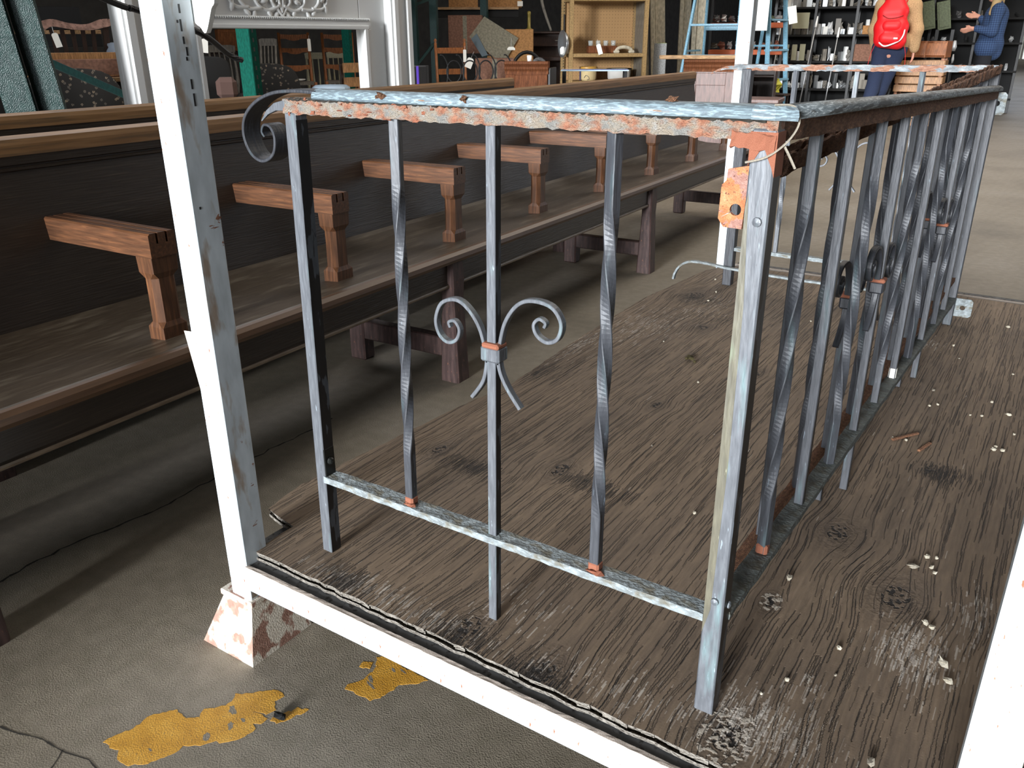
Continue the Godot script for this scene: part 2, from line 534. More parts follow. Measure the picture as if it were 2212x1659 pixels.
	M.moss = tint(tri(M.mottle, Vector3(60, 60, 60), 0.95), "#4d4422")
	M.wall = tint(tri(M.mottle, Vector3(0.4, 0.4, 0.4), 0.85), "#5a564e")
	M.wall_dark = tint(tri(M.mottle, Vector3(0.3, 0.3, 0.3), 0.9), "#3a3733")
	M.bolt = plain("#20211f", 0.35, 0.3)
	M.weld = tri(layered(512, [[n3, lut([[0.0, "#6b3c29"], [0.5, "#86503a"], [1.0, "#a0705a"]])]]), Vector3(25, 25, 25), 0.9)
	M.purple = plain("#5a3fb0", 0.5)
	M.blue = plain("#2f4fc0", 0.5)
	M.glass = plain(Color(0.9, 0.95, 0.95, 0.18), 0.05)
	M.glass.transparency = BaseMaterial3D.TRANSPARENCY_ALPHA
	# dark upholstery with pale flowers
	var fl := Image.create(256, 256, false, Image.FORMAT_RGB8)
	fl.fill(Color("#211f1d"))
	var g := RandomNumberGenerator.new()
	g.seed = 5
	for i in 70:
		var cx := g.randi_range(8, 247)
		var cy := g.randi_range(8, 247)
		var col := Color("#8f7f6a").lerp(Color("#54504a"), g.randf())
		for k in 5:
			var an := TAU * k / 5.0 + g.randf()
			for dx in range(-3, 4):
				for dy in range(-3, 4):
					if dx * dx + dy * dy <= 8: fl.set_pixel(clampi(cx + int(5 * cos(an)) + dx, 0, 255), clampi(cy + int(5 * sin(an)) + dy, 0, 255), col)
	M.floral = tri(ImageTexture.create_from_image(fl), Vector3(3, 3, 3), 0.9)
	# pegboard
	var pg := Image.create(128, 128, false, Image.FORMAT_RGB8)
	pg.fill(Color("#ab865a"))
	for i in 4:
		for j in 4:
			for dx in range(-3, 4):
				for dy in range(-3, 4):
					if dx * dx + dy * dy <= 9: pg.set_pixel(16 + i * 32 + dx, 16 + j * 32 + dy, Color("#4a3826"))
	M.peg = tri(ImageTexture.create_from_image(pg), Vector3(8, 8, 8), 0.8)
	make_ply(n1, n2, n3, n4, nc)

# the weathered plywood sheet: grain, checks, knots and remains of white paint, mapped once over the sheet
func make_ply(n1: PackedByteArray, n2: PackedByteArray, n3: PackedByteArray, n4: PackedByteArray, nc: PackedByteArray):
	var W := 2048
	var H := 2048
	var px := PackedByteArray(); px.resize(W * H * 3)
	var hb := PackedByteArray(); hb.resize(W * H)
	var base := lut([[0.0, "#5b4d40"], [0.35, "#6b5b4b"], [0.65, "#786653"], [1.0, "#897663"]])
	for y in H:
		for x in W:
			var i := y * W + x
			# long streaks run down the sheet
			var s := n2[((y >> 4) & 511) * 512 + (((x * 3) >> 1) & 511)]
			var t := n4[((y >> 2) & 511) * 512 + ((x >> 2) & 511)]
			var u := n3[((y >> 2) & 511) * 512 + (x & 511)]
			var v := (s * 3 + t * 3 + u * 2) >> 3
			var k := clampi(int((v - 128) * 1.5) + 120, 0, 255) * 3
			px[i * 3] = base[k]; px[i * 3 + 1] = base[k + 1]; px[i * 3 + 2] = base[k + 2]
			hb[i] = 150 + ((s - 128) >> 3) + ((u - 128) >> 3)
	var g := RandomNumberGenerator.new()
	g.seed = 31
	var put_px = func(x: int, y: int, c: Color, w: float, dh: int):
		if x < 0 or y < 0 or x >= W or y >= H: return
		var i := y * W + x
		px[i * 3] = int(lerpf(px[i * 3], c.r8, w)); px[i * 3 + 1] = int(lerpf(px[i * 3 + 1], c.g8, w)); px[i * 3 + 2] = int(lerpf(px[i * 3 + 2], c.b8, w))
		hb[i] = clampi(hb[i] + dh, 0, 255)
	# knots: u,v in metres on the sheet (world x, z), radius, pale?
	var knots := [[-1.086, -1.342, 0.035, 0], [-0.801, -1.406, 0.045, 0], [-0.231, -0.876, 0.05, 1], [-0.505, -0.845, 0.045, 0], [-0.767, -1.844, 0.03, 0], [-1.058, -2.823, 0.08, 0], [-0.098, -1.325, 0.06, 0], [-0.229, -1.478, 0.05, 0], [-0.271, -1.197, 0.025, 1], [-0.121, -1.845, 0.03, 0], [-0.659, -0.866, 0.05, 0], [-0.62, -2.2, 0.03, 0], [-0.5, -1.7, 0.02, 0], [-0.9, -2.5, 0.04, 0]]
	var to_px = func(x: float, z: float): return Vector2i(int((x + 1.235) / 1.36 * W), int((z + 3.36) / 2.54 * H))
	# thin drying checks along the grain, bending round the knots
	for n in 4600:
		var x := g.randf() * W
		var y := g.randi_range(0, H - 1)
		var ln := g.randi_range(25, 150)
		var w := g.randf_range(0.2, 0.75)
		for k in ln:
			var yy := y + k
			var off := 0.0
			for kn in knots:
				var c: Vector2i = to_px.call(kn[0], kn[1])
				var dy: float = (yy - c.y) / (kn[2] * 1100.0)
				var dx: float = (x - c.x) / (kn[2] * 3000.0)
				if abs(dy) < 2.5 and abs(dx) < 3.0: off += signf(dx) * kn[2] * 460.0 * exp(-dy * dy) * exp(-dx * dx * 0.5)
			x += g.randf_range(-0.35, 0.35)
			put_px.call(int(x + off), yy, Color("#1f1914"), w * minf(1.0, minf(k, ln - k) / 8.0), -60)
			if w > 0.5: put_px.call(int(x + off) + 1, yy, Color("#1f1914"), w * 0.6, -40)
	for kn in knots:
		var c: Vector2i = to_px.call(kn[0], kn[1])
		var R: float = kn[2] * 800.0
		for dy in range(-int(R * 2.6), int(R * 2.6)):
			for dx in range(-int(R * 3.0), int(R * 3.0)):
				var d := sqrt(pow(dx / (R * 2.0), 2.0) + pow(dy / (R * 1.7), 2.0))
				if d > 1.5: continue
				var nn: int = n3[((c.y + dy) & 511) * 512 + (((c.x + dx) >> 1) & 511)]
				var ring := 0.5 + 0.5 * sin(d * 26.0 + nn * 0.03)
				var w := clampf(1.15 - d, 0.0, 1.0) * (0.35 + 0.5 * ring)
				put_px.call(c.x + dx, c.y + dy, Color("#2a221c"), w * 0.55, -int(w * 45))
				if d < 0.7 and nn > 140 and kn[3]: put_px.call(c.x + dx, c.y + dy, Color("#c9c0b2"), 0.75, 25)
				elif d < 0.35 and nn < 110: put_px.call(c.x + dx, c.y + dy, Color("#15100d"), 0.9, -70)
	# remains of white paint, in streaks along the grain
	var patches := [[-0.20, -0.93, 0.10, 0.07, 900], [-0.045, -1.2, 0.07, 0.08, 700], [-1.066, -2.437, 0.12, 0.22, 900], [-1.16, -2.135, 0.05, 0.18, 500], [-0.912, -0.865, 0.10, 0.03, 350], [-0.75, -0.86, 0.14, 0.03, 350], [-0.40, -0.88, 0.16, 0.05, 300], [-0.62, -0.97, 0.1, 0.07, 150], [0.02, -1.35, 0.03, 0.08, 200], [-0.27, -2.72, 0.06, 0.05, 320], [-0.35, -2.62, 0.06, 0.1, 220], [-0.98, -2.75, 0.09, 0.2, 260], [-0.16, -1.04, 0.02, 0.03, 60], [-0.4, -1.9, 0.5, 0.6, 150]]
	for pt in patches:
		for n in int(pt[4] * 0.45):
			var x: float = pt[0] + g.randfn(0, 0.5) * pt[2]
			var z: float = pt[1] + g.randfn(0, 0.5) * pt[3]
			var c: Vector2i = to_px.call(x, z)
			var ln := g.randi_range(3, 26)
			var wd := g.randi_range(1, 4)
			var cl := Color("#c9c2b8").lerp(Color("#9c938a"), g.randf())
			for k in ln:
				for e in wd: put_px.call(c.x + e, c.y + k, cl, 0.6, 12)
	# dark rotten smudges
	for pt in [[-0.659, -0.85, 0.09, 0.05], [-0.912, -0.86, 0.07, 0.05], [-0.5, -0.84, 0.08, 0.04], [-1.02, -2.8, 0.13, 0.07], [-0.9, -2.62, 0.12, 0.1], [-1.15, -1.9, 0.06, 0.1], [-0.1, -1.85, 0.06, 0.05], [-0.7, -1.4, 0.1, 0.03], [-0.98, -1.33, 0.1, 0.03]]:
		for n in 170:
			var c: Vector2i = to_px.call(pt[0] + g.randfn(0, 0.45) * pt[2], pt[1] + g.randfn(0, 0.45) * pt[3])
			var ln := g.randi_range(4, 40)
			for k in ln: for e in 2: put_px.call(c.x + e, c.y + k, Color("#1d1814"), 0.5, -40)
	var m := StandardMaterial3D.new()
	m.albedo_texture = ImageTexture.create_from_image(Image.create_from_data(W, H, false, Image.FORMAT_RGB8, px))
	m.roughness = 0.85
	m.heightmap_enabled = true
	m.heightmap_texture = ImageTexture.create_from_image(Image.create_from_data(W, H, false, Image.FORMAT_L8, hb))
	m.heightmap_scale = 0.6
	m.texture_repeat = false
	M.ply = m
	M.ply_edge = tri(layered(512, [[n2, lut([[0.0, "#9a9083"], [0.5, "#c8bfb2"], [1.0, "#ece6db"]])], [n3, lut([[0.0, "#4d443b"], [1.0, "#60564b"]]), nc, 150.0, 175.0]]), Vector3(5, 30, 5), 0.9, 0.0, grey_tex(512, n3), 0.5)

# ------------------------------------------------------------------ setting
func slab(called, lo: Vector3, hi: Vector3, m, label := "", parent = null):
	var st := S()
	cb(st, (lo + hi) * 0.5, hi - lo, 0.0)
	return struct(called, st, m, label, parent)

func build_setting():
	slab("floor", Vector3(-11, -0.2, -54), Vector3(6.3, 0, 9), M.floor, "worn grey-brown concrete warehouse floor")
	# wall with the wide loading door behind the camera
	slab("wall_front", Vector3(-11, 0, 7.5), Vector3(-4.6, 5.4, 7.7), M.wall, "wall left of the loading door")
	slab("wall_front", Vector3(1.6, 0, 7.5), Vector3(6.3, 5.4, 7.7), M.wall, "wall right of the loading door")
	slab("wall_front", Vector3(-4.6, 4.0, 7.5), Vector3(1.6, 5.4, 7.7), M.wall, "lintel over the loading door")
	# right wall with a side door
	slab("wall_right", Vector3(6.0, 0, -11.0), Vector3(6.3, 5.4, 7.5), M.wall, "right wall near the camera")
	slab("wall_right", Vector3(6.0, 0, -54), Vector3(6.3, 5.4, -18.0), M.wall, "right wall beyond the side door")
	slab("wall_right", Vector3(6.0, 3.7, -18.0), Vector3(6.3, 5.4, -11.0), M.wall, "lintel over the side door")
	slab("wall_left", Vector3(-11.2, 0, -54), Vector3(-11, 5.4, 7.7), M.wall_dark, "dark wall behind the storage racks")
	slab("wall_back", Vector3(-11, 0, -54.2), Vector3(6.3, 5.4, -54), M.wall, "far end wall of the warehouse")
	# ceiling with two rooflight openings, plus one added to brighten the left
	var y0 := 5.2
	var y1 := 5.4
	for e in [[-11.0, -5.5, -54.0, 7.7], [-5.5, -3.7, -2.6, 7.7], [-5.5, -3.7, -54.0, -6.6], [-3.7, -3.6, -54.0, 7.7], [0.9, 6.3, -54.0, 7.7], [-3.6, -2.1, -18.0, 7.7], [-2.1, 0.9, -6.2, 7.7], [-2.1, 0.9, -18.0, -12.2], [-3.6, 0.9, -54.0, -34.0]]:
		slab("ceiling", Vector3(e[0], y0, e[2]), Vector3(e[1], y1, e[3]), M.wall_dark, "dark warehouse ceiling between the rooflights")
	# outside: yard in front of the doors
	slab("ground", Vector3(-40, -0.35, 9), Vector3(40, -0.02, 40), M.wall, "pale yard outside the loading door")
	slab("ground", Vector3(6.3, -0.35, -54), Vector3(40, -0.02, 9), M.wall, "pale yard outside the side door")
	# steel door leaf panels in the far wall
	var d := thing("far_door", "pale grey door leaf in the far wall at the right edge of the picture", "door", Vector3(-4.1, 0, -53.9), 0.0)
	box("leaf", Vector3(0, 1.9, 0.05), Vector3(1.3, 3.8, 0.1), M.doorpale, d, 0.02)
	box("lower_panel", Vector3(0, 1.3, 0.12), Vector3(1.0, 2.2, 0.05), M.doorpale, d, 0.02)
	box("frame", Vector3(0.8, 1.9, 0.1), Vector3(0.12, 3.8, 0.2), M.whitemat, d, 0.02)
	box("frame", Vector3(-0.8, 1.9, 0.1), Vector3(0.2, 3.8, 0.2), M.doorpale, d, 0.02)
	# floor joint and cracks
	crack([[-1.787, -0.3], [-1.787, -0.655], [-1.79, -0.717], [-1.794, -0.774], [-1.789, -0.839], [-1.775, -0.926], [-1.762, -1.019], [-1.762, -1.115], [-1.779, -1.248], [-1.775, -1.7]], 0.006, "ragged crack running along the floor below the pew")
	crack([[-1.355, -0.434], [-1.312, -0.443], [-1.268, -0.459], [-1.235, -0.461], [-1.206, -0.464], [-1.16, -0.477], [-1.1, -0.47]], 0.003, "short crack in the concrete left of the yellow paint")
	crack([[-1.214, -0.465], [-1.194, -0.437], [-1.18, -0.40]], 0.002, "little side branch of the short concrete crack")
	crack([[-1.34, -1.85], [-1.36, -2.3], [-1.385, -3.0], [-1.43, -4.2]], 0.003, "long fine floor joint between pew and platform")
	# yellow paint left on the floor
	paint([[-1.172, -0.512], [-1.170, -0.533], [-1.156, -0.559], [-1.158, -0.590], [-1.146, -0.608], [-1.129, -0.628], [-1.108, -0.622], [-1.093, -0.626], [-1.083, -0.639], [-1.091, -0.653], [-1.070, -0.675], [-1.064, -0.692], [-1.075, -0.712], [-1.058, -0.719], [-1.042, -0.737], [-1.018, -0.759], [-0.996, -0.755], [-1.000, -0.734], [-0.981, -0.722], [-0.989, -0.706], [-1.013, -0.701], [-0.980, -0.699], [-0.979, -0.687], [-0.993, -0.679], [-0.978, -0.673], [-0.981, -0.644], [-1.004, -0.619], [-1.014, -0.619], [-1.023, -0.601], [-1.051, -0.580], [-1.050, -0.566], [-1.069, -0.527], [-1.089, -0.506], [-1.118, -0.504], [-1.134, -0.517], [-1.150, -0.512]], "large worn patch of yellow floor paint in front of the flared post foot", [[-1.046, -0.68, 0.012, 0.006, 0.5], [-1.02, -0.654, 0.010, 0.005, 0.7], [-1.035, -0.616, 0.011, 0.006, 0.9], [-1.012, -0.675, 0.006, 0.003, 0.2], [-1.09, -0.545, 0.004, 0.002, 0.2]])
	paint([[-0.971, -0.700], [-0.974, -0.714], [-0.958, -0.737], [-0.953, -0.749], [-0.932, -0.754], [-0.934, -0.742], [-0.943, -0.734], [-0.944, -0.719], [-0.955, -0.703]], "small sliver of yellow paint beside the large patch, with a dark scrap on it")
	paint([[-0.916, -0.828], [-0.920, -0.841], [-0.906, -0.860], [-0.904, -0.883], [-0.906, -0.904], [-0.925, -0.922], [-0.906, -0.938], [-0.865, -0.931], [-0.801, -0.928], [-0.812, -0.914], [-0.835, -0.895], [-0.840, -0.875], [-0.847, -0.845], [-0.857, -0.832], [-0.885, -0.831]], "yellow paint patch half hidden under the white steel beam", [[-0.893, -0.872, 0.011, 0.004, 0.6], [-0.882, -0.860, 0.014, 0.003, 0.3], [-0.874, -0.914, 0.007, 0.003, 0.5], [-0.856, -0.921, 0.009, 0.002, 0.2]])
	paint([[-0.934, -0.886], [-0.938, -0.901], [-0.922, -0.909], [-0.913, -0.893]], "tiny yellow paint fleck left of the patch under the white beam")
	var st := S()
	blob(st, Vector3(0, 0.004, 0), Vector3(0.012, 0.005, 0.007), 6, 0.5)
	var sc = obj("scrap", st, M.blackmat)
	sc.position = Vector3(-0.962, 0.002, -0.712)
	tag(sc, "black crumpled scrap lying on the small yellow paint sliver", "scrap")

func crack(ps, w, label):
	var st := S()
	var g := RandomNumberGenerator.new()
	g.seed = 3
	var pts := []
	for i in ps.size() - 1:
		var a0 := Vector3(ps[i][0], 0.0005, ps[i][1])
		var b0 := Vector3(ps[i + 1][0], 0.0005, ps[i + 1][1])
		var n := int((b0 - a0).length() / 0.03) + 1
		for k in n: pts.append(a0.lerp(b0, float(k) / n) + Vector3(g.randf_range(-1, 1) * w, 0, 0))
	for i in pts.size() - 1:
		var f: Vector3 = (pts[i + 1] - pts[i]).normalized()
		var s: Vector3 = Vector3(-f.z, 0, f.x) * w * g.randf_range(0.15, 0.7)
		var s2: Vector3 = Vector3(-f.z, 0, f.x) * w * 0.4
		q(st, pts[i] - s, pts[i] + s, pts[i + 1] + s2, pts[i + 1] - s2, Vector3.UP)
	struct("floor_crack", st, M.crack, label)

func paint(ps, label, bare := []):
	var st := S()
	var g := RandomNumberGenerator.new()
	g.seed = 8
	var pl := PackedVector2Array()
	var n: int = ps.size()
	for i in n:
		var a0 := Vector2(ps[i][0], ps[i][1])
		var b0 := Vector2(ps[(i + 1) % n][0], ps[(i + 1) % n][1])
		var k: int = max(2, int(a0.distance_to(b0) / 0.006))
		for e in k: pl.append(a0.lerp(b0, float(e) / k) + Vector2(g.randf_range(-1, 1), g.randf_range(-1, 1)) * 0.0022)
	prism(st, pl, -0.0005, 0.0005, Transform3D(Basis(Vector3(1, 0, 0), Vector3(0, 0, 1), Vector3(0, -1, 0)), Vector3.ZERO))
	var o = obj("paint_patch", st, M.yellow)
	tag(o, label, "paint patch")
	for b in bare:
		st = S()
		pl = PackedVector2Array()
		for i in 16:
			var an := TAU * i / 16.0
			var k := g.randf_range(0.65, 1.25)
			pl.append(Vector2(b[0], b[1]) + Vector2(cos(an) * b[2] * k, sin(an) * b[3] * k).rotated(b[4]))
		prism(st, pl, -0.00056, 0.0, Transform3D(Basis(Vector3(1, 0, 0), Vector3(0, 0, 1), Vector3(0, -1, 0)), Vector3.ZERO))
		obj("bare_spot", st, M.floor, o)

# ------------------------------------------------------------------ steel frame and plywood
func build_platform():
	var f := thing("platform_rack", "white painted steel rack with tall corner posts carrying the plywood platform", "frame", Vector3(-0.5, 0, -2.0))
	var L = func(v: Vector3): return v - Vector3(-0.5, 0, -2.0)
	var posts := [[-1.14, -0.826, 0.06], [0.057, -0.826, 0.0], [-1.146, -3.375, 0.0], [0.05, -3.4, 0.0]]
	for i in 4:
		var e = posts[i]
		var p = box("post", L.call(Vector3(e[0], 1.13, e[1])), Vector3(0.052, 2.0, 0.052), M.white, f, 0.002)
		# rust creeping along the arrises
		var st := S()
		for sx in [-1, 1]:
			jitter_bar(st, L.call(Vector3(e[0] + sx * 0.0257, 0.2, e[1] + 0.0257)), L.call(Vector3(e[0] + sx * 0.0257, 2.1, e[1] + 0.0257)), 0.0016, 0.0016, 0.0006, 200)
		obj("edge_rust", st, M.edge_rust, p)
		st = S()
		cb(st, L.call(Vector3(e[0] + 0.0261, 1.13, e[1])), Vector3(0.0006, 1.99, 0.047), 0.0)  # thin skin that paints shade and some grime on the right-hand face
		obj("grimy_side", st, M.shade_grime, p)
		if i == 0:
			for d in [[1.142, -0.829, 0.012], [1.12, -0.828, 0.016], [1.125, -0.823, 0.004], [1.10, -0.829, 0.01], [1.085, -0.832, 0.012], [1.075, -0.83, 0.005], [1.04, -0.832, 0.014], [1.018, -0.833, 0.018], [0.86, -0.815, 0.004]]:
				st = S()
				cb(st, L.call(Vector3(-1.1138, d[0], d[1])), Vector3(0.001, d[2], 0.003), 0.0)
				obj("paint_run", st, M.black, p)
			for d in [[0.84, -0.845, 0.02, 0.012], [0.826, -0.838, 0.008, 0.026], [0.83, -0.83, 0.006, 0.01], [0.80, -0.848, 0.012, 0.006], [0.4, -0.846, 0.01, 0.006], [0.45, -0.83, 0.006, 0.01], [0.36, -0.84, 0.012, 0.02], [0.28, -0.835, 0.02, 0.03]]:
				st = S()
				blob(st, L.call(Vector3(-1.114, d[0], d[1])), Vector3(0.0006, d[2] * 0.5, d[3] * 0.5), 9, 0.35)
				obj("rust_stain", st, M.edge_rust, p)
	for e in [[-1.14, -0.826], [0.057, -0.826], [-1.146, -3.375], [0.05, -3.4]]:
		var st := S()
		var bx0: float = e[0] - 0.106
		var rings := []
		for k in [[0.0, 0.106, 0.038, 0.052, 0.101], [0.118, 0.052, 0.026, 0.026, 0.05]]:
			rings.append([L.call(Vector3(e[0] - k[1], k[0], e[1] + k[3])), L.call(Vector3(e[0] + k[2], k[0], e[1] + k[3])), L.call(Vector3(e[0] + k[2], k[0], e[1] - k[4])), L.call(Vector3(e[0] - k[1], k[0], e[1] - k[4]))])
		loft(st, rings)
		var ft = obj("foot", st, M.white_rust, f)
		box("collar", L.call(Vector3(e[0] - 0.013, 0.124, e[1] - 0.012)), Vector3(0.088, 0.013, 0.086), M.white_rust, ft, 0.002)
	# beams: angle iron with an upstanding white face and a grimy ledge
	for e in [["front", Vector3(-1.116, 0, -0.80), Vector3(0.033, 0, -0.80)], ["back", Vector3(-1.116, 0, -3.43), Vector3(0.03, 0, -3.43)]]:
		var s := -1.0
		var a0: Vector3 = e[1]
		var b0: Vector3 = e[2]
		var bm = box("beam", L.call(Vector3((a0.x + b0.x) * 0.5, 0.179, a0.z - 0.002)), Vector3(b0.x - a0.x, 0.048, 0.004), M.white, f, 0.001)
		box("ledge", L.call(Vector3((a0.x + b0.x) * 0.5, 0.2035, a0.z - 0.028)), Vector3(b0.x - a0.x, 0.003, 0.05), M.ledge, bm, 0.0005)
		var st := S()
		jitter_bar(st, L.call(Vector3(a0.x, 0.2045, a0.z - 0.003)), L.call(Vector3(b0.x, 0.2045, a0.z - 0.003)), 0.008, 0.007, 0.0004, 120)
		obj("bare_arris", st, M.rim, bm)
	for x in [-1.165, 0.03]:
		var bm = box("beam", L.call(Vector3(x + 0.026, 0.181, -2.1)), Vector3(0.05, 0.048, 2.5), M.ledge, f, 0.002)
	box("hang_tab", L.call(Vector3(-1.118, 0.205, -0.853)), Vector3(0.02, 0.004, 0.03), M.ledge, f)
	# plywood sheet, notched round the corner posts, one UV over the whole sheet
	var y1 := 0.2255
	var poly := []
	var g := RandomNumberGenerator.new()
	g.seed = 12
	var outline := [[-1.118, -0.826], [0.026, -0.821], [0.026, -0.90], [0.115, -0.905], [0.115, -3.34], [-0.6, -3.345], [-1.10, -3.33], [-1.16, -3.2], [-1.205, -2.7], [-1.19, -2.2], [-1.16, -1.72], [-1.185, -1.62], [-1.205, -1.4], [-1.232, -1.05], [-1.214, -0.945], [-1.121, -0.925]]
	for i in outline.size():
		var a0 := Vector2(outline[i][0], outline[i][1])
		var b0 := Vector2(outline[(i + 1) % outline.size()][0], outline[(i + 1) % outline.size()][1])
		var n: int = max(1, int(a0.distance_to(b0) / 0.02))
		for k in n:
			var j := 0.0 if k == 0 else 0.002
			poly.append(a0.lerp(b0, float(k) / n) + Vector2(g.randf_range(-j, j), g.randf_range(-j, j)))
	var pl := PackedVector2Array(poly)
	var ply := thing("plywood_sheet", "weathered brown plywood sheet with knots and remains of white paint", "plywood", Vector3(-0.5, 0.2075, -2.0))
	var st := S()
	var idx := Geometry2D.triangulate_polygon(pl)
	for k in range(0, idx.size(), 3):
		var v := []
		for i in 3:
			var w := pl[idx[k + i]]
			v.append([Vector3(w.x + 0.5, 0.018, w.y + 2.0), Vector2((w.x + 1.235) / 1.36, (w.y + 3.36) / 2.54)])
		var n: Vector3 = (v[2][0] - v[0][0]).cross(v[1][0] - v[0][0])
		if n.y < 0: v = [v[0], v[2], v[1]]
		for e in v:
			st.set_uv(e[1])
			st.add_vertex(e[0])
	obj("face", st, M.ply, ply)
	st = S()
	for i in pl.size():
		var a0 := pl[i]
		var b0 := pl[(i + 1) % pl.size()]
		var nn := Vector3(b0.y - a0.y, 0, -(b0.x - a0.x))
		var o := Vector3((a0.x + b0.x) * 0.5 + 0.55, 0, (a0.y + b0.y) * 0.5 + 2.08)
		var j0 := g.randf_range(0, 0.005)
		for e in [[0.0, 0.006, 0.0], [0.006, 0.012, 0.003], [0.012, 0.018, 0.0]]:
			var off: Vector3 = -o.normalized() * (e[2] + (j0 if e[0] > 0.0 else 0.0))
			q(st, Vector3(a0.x + 0.5, e[0], a0.y + 2.0) + off, Vector3(b0.x + 0.5, e[0], b0.y + 2.0) + off, Vector3(b0.x + 0.5, e[1], b0.y + 2.0) + off, Vector3(a0.x + 0.5, e[1], a0.y + 2.0) + off, o)
	obj("splintered_edge", st, M.ply_edge, ply)
	st = S()
	prism(st, pl, -0.2, -0.1995, Transform3D(Basis(Vector3(1, 0, 0), Vector3(0, 0, 1), Vector3(0, -1, 0)), Vector3(0.5, -0.1985, 2.0)))
	obj("underside", st, M.ply_edge, ply)
	# slip of paper and torn wrapping on the left post
	st = S()
	prism(st, [Vector2(-1.262, 0.622), Vector2(-1.155, 0.632), Vector2(-1.155, 0.37), Vector2(-1.225, 0.43)], -0.8535, -0.853)
	tag(obj("paper_slip", st, M.paper), "white paper slip sticking out behind the near left white post", "paper")
	st = S()
	prism(st, smooth2([Vector2(-1.14, 1.23), Vector2(-1.055, 1.22), Vector2(-1.064, 1.155), Vector2(-1.074, 1.141), Vector2(-1.092, 1.110), Vector2(-1.104, 1.118), Vector2(-1.113, 1.123), Vector2(-1.128, 1.14)]), -0.861, -0.853)
	tag(obj("torn_wrapping", st, M.whitemat), "torn white plastic wrapping hanging from the near left white post", "wrapping")
	st = S()
	tube(st, smooth_path([Vector3(-2.70, 1.42, -1.2), Vector3(-2.728, 1.222, -1.763), Vector3(-2.734, 1.194, -1.875), Vector3(-2.731, 1.126, -2.103), Vector3(-2.799, 1.048, -2.279), Vector3(-2.80, 1.027, -2.339)], 6), 0.011, 8)
	var cb_ = obj("strap", st, M.black)
	tag(cb_, "black cable slung from above across the white mantel opening", "cable")

func smooth2(ps: Array) -> PackedVector2Array:
	var o := PackedVector2Array()
	var n := ps.size()
	for i in n:
		for k in 4: o.append(ps[i].cubic_interpolate(ps[(i + 1) % n], ps[(i - 1 + n) % n], ps[(i + 2) % n], k / 4.0))
	return o

# ------------------------------------------------------------------ the two railings
func twisted(st, a: Vector3, b: Vector3, w: float, turns: float, phase := 0.0):
	var n := 96
	var pts := []
	for i in n + 1: pts.append(a.lerp(b, float(i) / n))
	var tw = func(i):
		var t: float = float(i) / n
		return phase + clampf((t - 0.15) / 0.7, 0.0, 1.0) * turns * TAU
	sweep(st, pts, rect(w, w, 0.0012), Vector3(0, 0, 1), tw)

# flat-bar scroll lying in a plane given by origin, ex, ey; the bar's width runs along ez
func scroll(st, ps: Array, org: Vector3, ex: Vector3, ey: Vector3, wide: float, thick: float, sub := 5, taper := 0.0):
	var pts := []
	for v in ps: pts.append(org + ex * v.x + ey * v.y)
	pts = smooth_path(pts, sub)
	var n := pts.size()
	var sc = null
	if taper > 0.0: sc = func(i): return 1.0 - taper * maxf(0.0, (float(i) / n - 0.6) / 0.4)
	sweep(st, pts, rect(thick, wide, 0.0008), ex.cross(ey), null, sc)

const SCR_R := [Vector2(0.009, 0.673), Vector2(0.012, 0.70), Vector2(0.022, 0.738), Vector2(0.042, 0.766), Vector2(0.066, 0.776), Vector2(0.096, 0.772), Vector2(0.111, 0.752), Vector2(0.106, 0.730), Vector2(0.090, 0.7215), Vector2(0.074, 0.728), Vector2(0.068, 0.742), Vector2(0.076, 0.752), Vector2(0.086, 0.748), Vector2(0.084, 0.741)]
const SCR_L := [Vector2(-0.009, 0.673), Vector2(-0.012, 0.69), Vector2(-0.022, 0.722), Vector2(-0.040, 0.746), Vector2(-0.062, 0.757), Vector2(-0.088, 0.748), Vector2(-0.100, 0.722), Vector2(-0.095, 0.700), Vector2(-0.080, 0.690), Vector2(-0.064, 0.696), Vector2(-0.058, 0.712), Vector2(-0.066, 0.724), Vector2(-0.077, 0.721), Vector2(-0.075, 0.713)]
const LEG_R := [Vector2(0.009, 0.69), Vector2(0.012, 0.665), Vector2(0.024, 0.640), Vector2(0.046, 0.612)]
const LEG_L := [Vector2(-0.009, 0.69), Vector2(-0.011, 0.665), Vector2(-0.018, 0.640), Vector2(-0.038, 0.612)]

func ornament(r, org: Vector3, ex: Vector3, m):
	var pairs := [SCR_R, SCR_L]
	var legs := [LEG_R, LEG_L]
	for i in 2:
		var st := S()
		scroll(st, pairs[i], org, ex, Vector3.UP, 0.011, 0.0055, 5, 0.25)
		obj("scroll", st, m, r)
		st = S()
		scroll(st, legs[i], org, ex, Vector3.UP, 0.011, 0.0058, 5)
		obj("scroll_tail", st, m, r)
	var c = box("collar", org + Vector3(0, 0.688, 0), Vector3(0.032, 0.023, 0.026) if abs(ex.x) > 0.5 else Vector3(0.026, 0.023, 0.032), m, r, 0.003)
	var st := S()
	cb(st, org + Vector3(0, 0.7015, 0) + ex * 0.002 + Vector3(0, 0, 0.002), Vector3(0.029, 0.008, 0.025), 0.003)
	obj("rust_patch", st, M.weld, c)

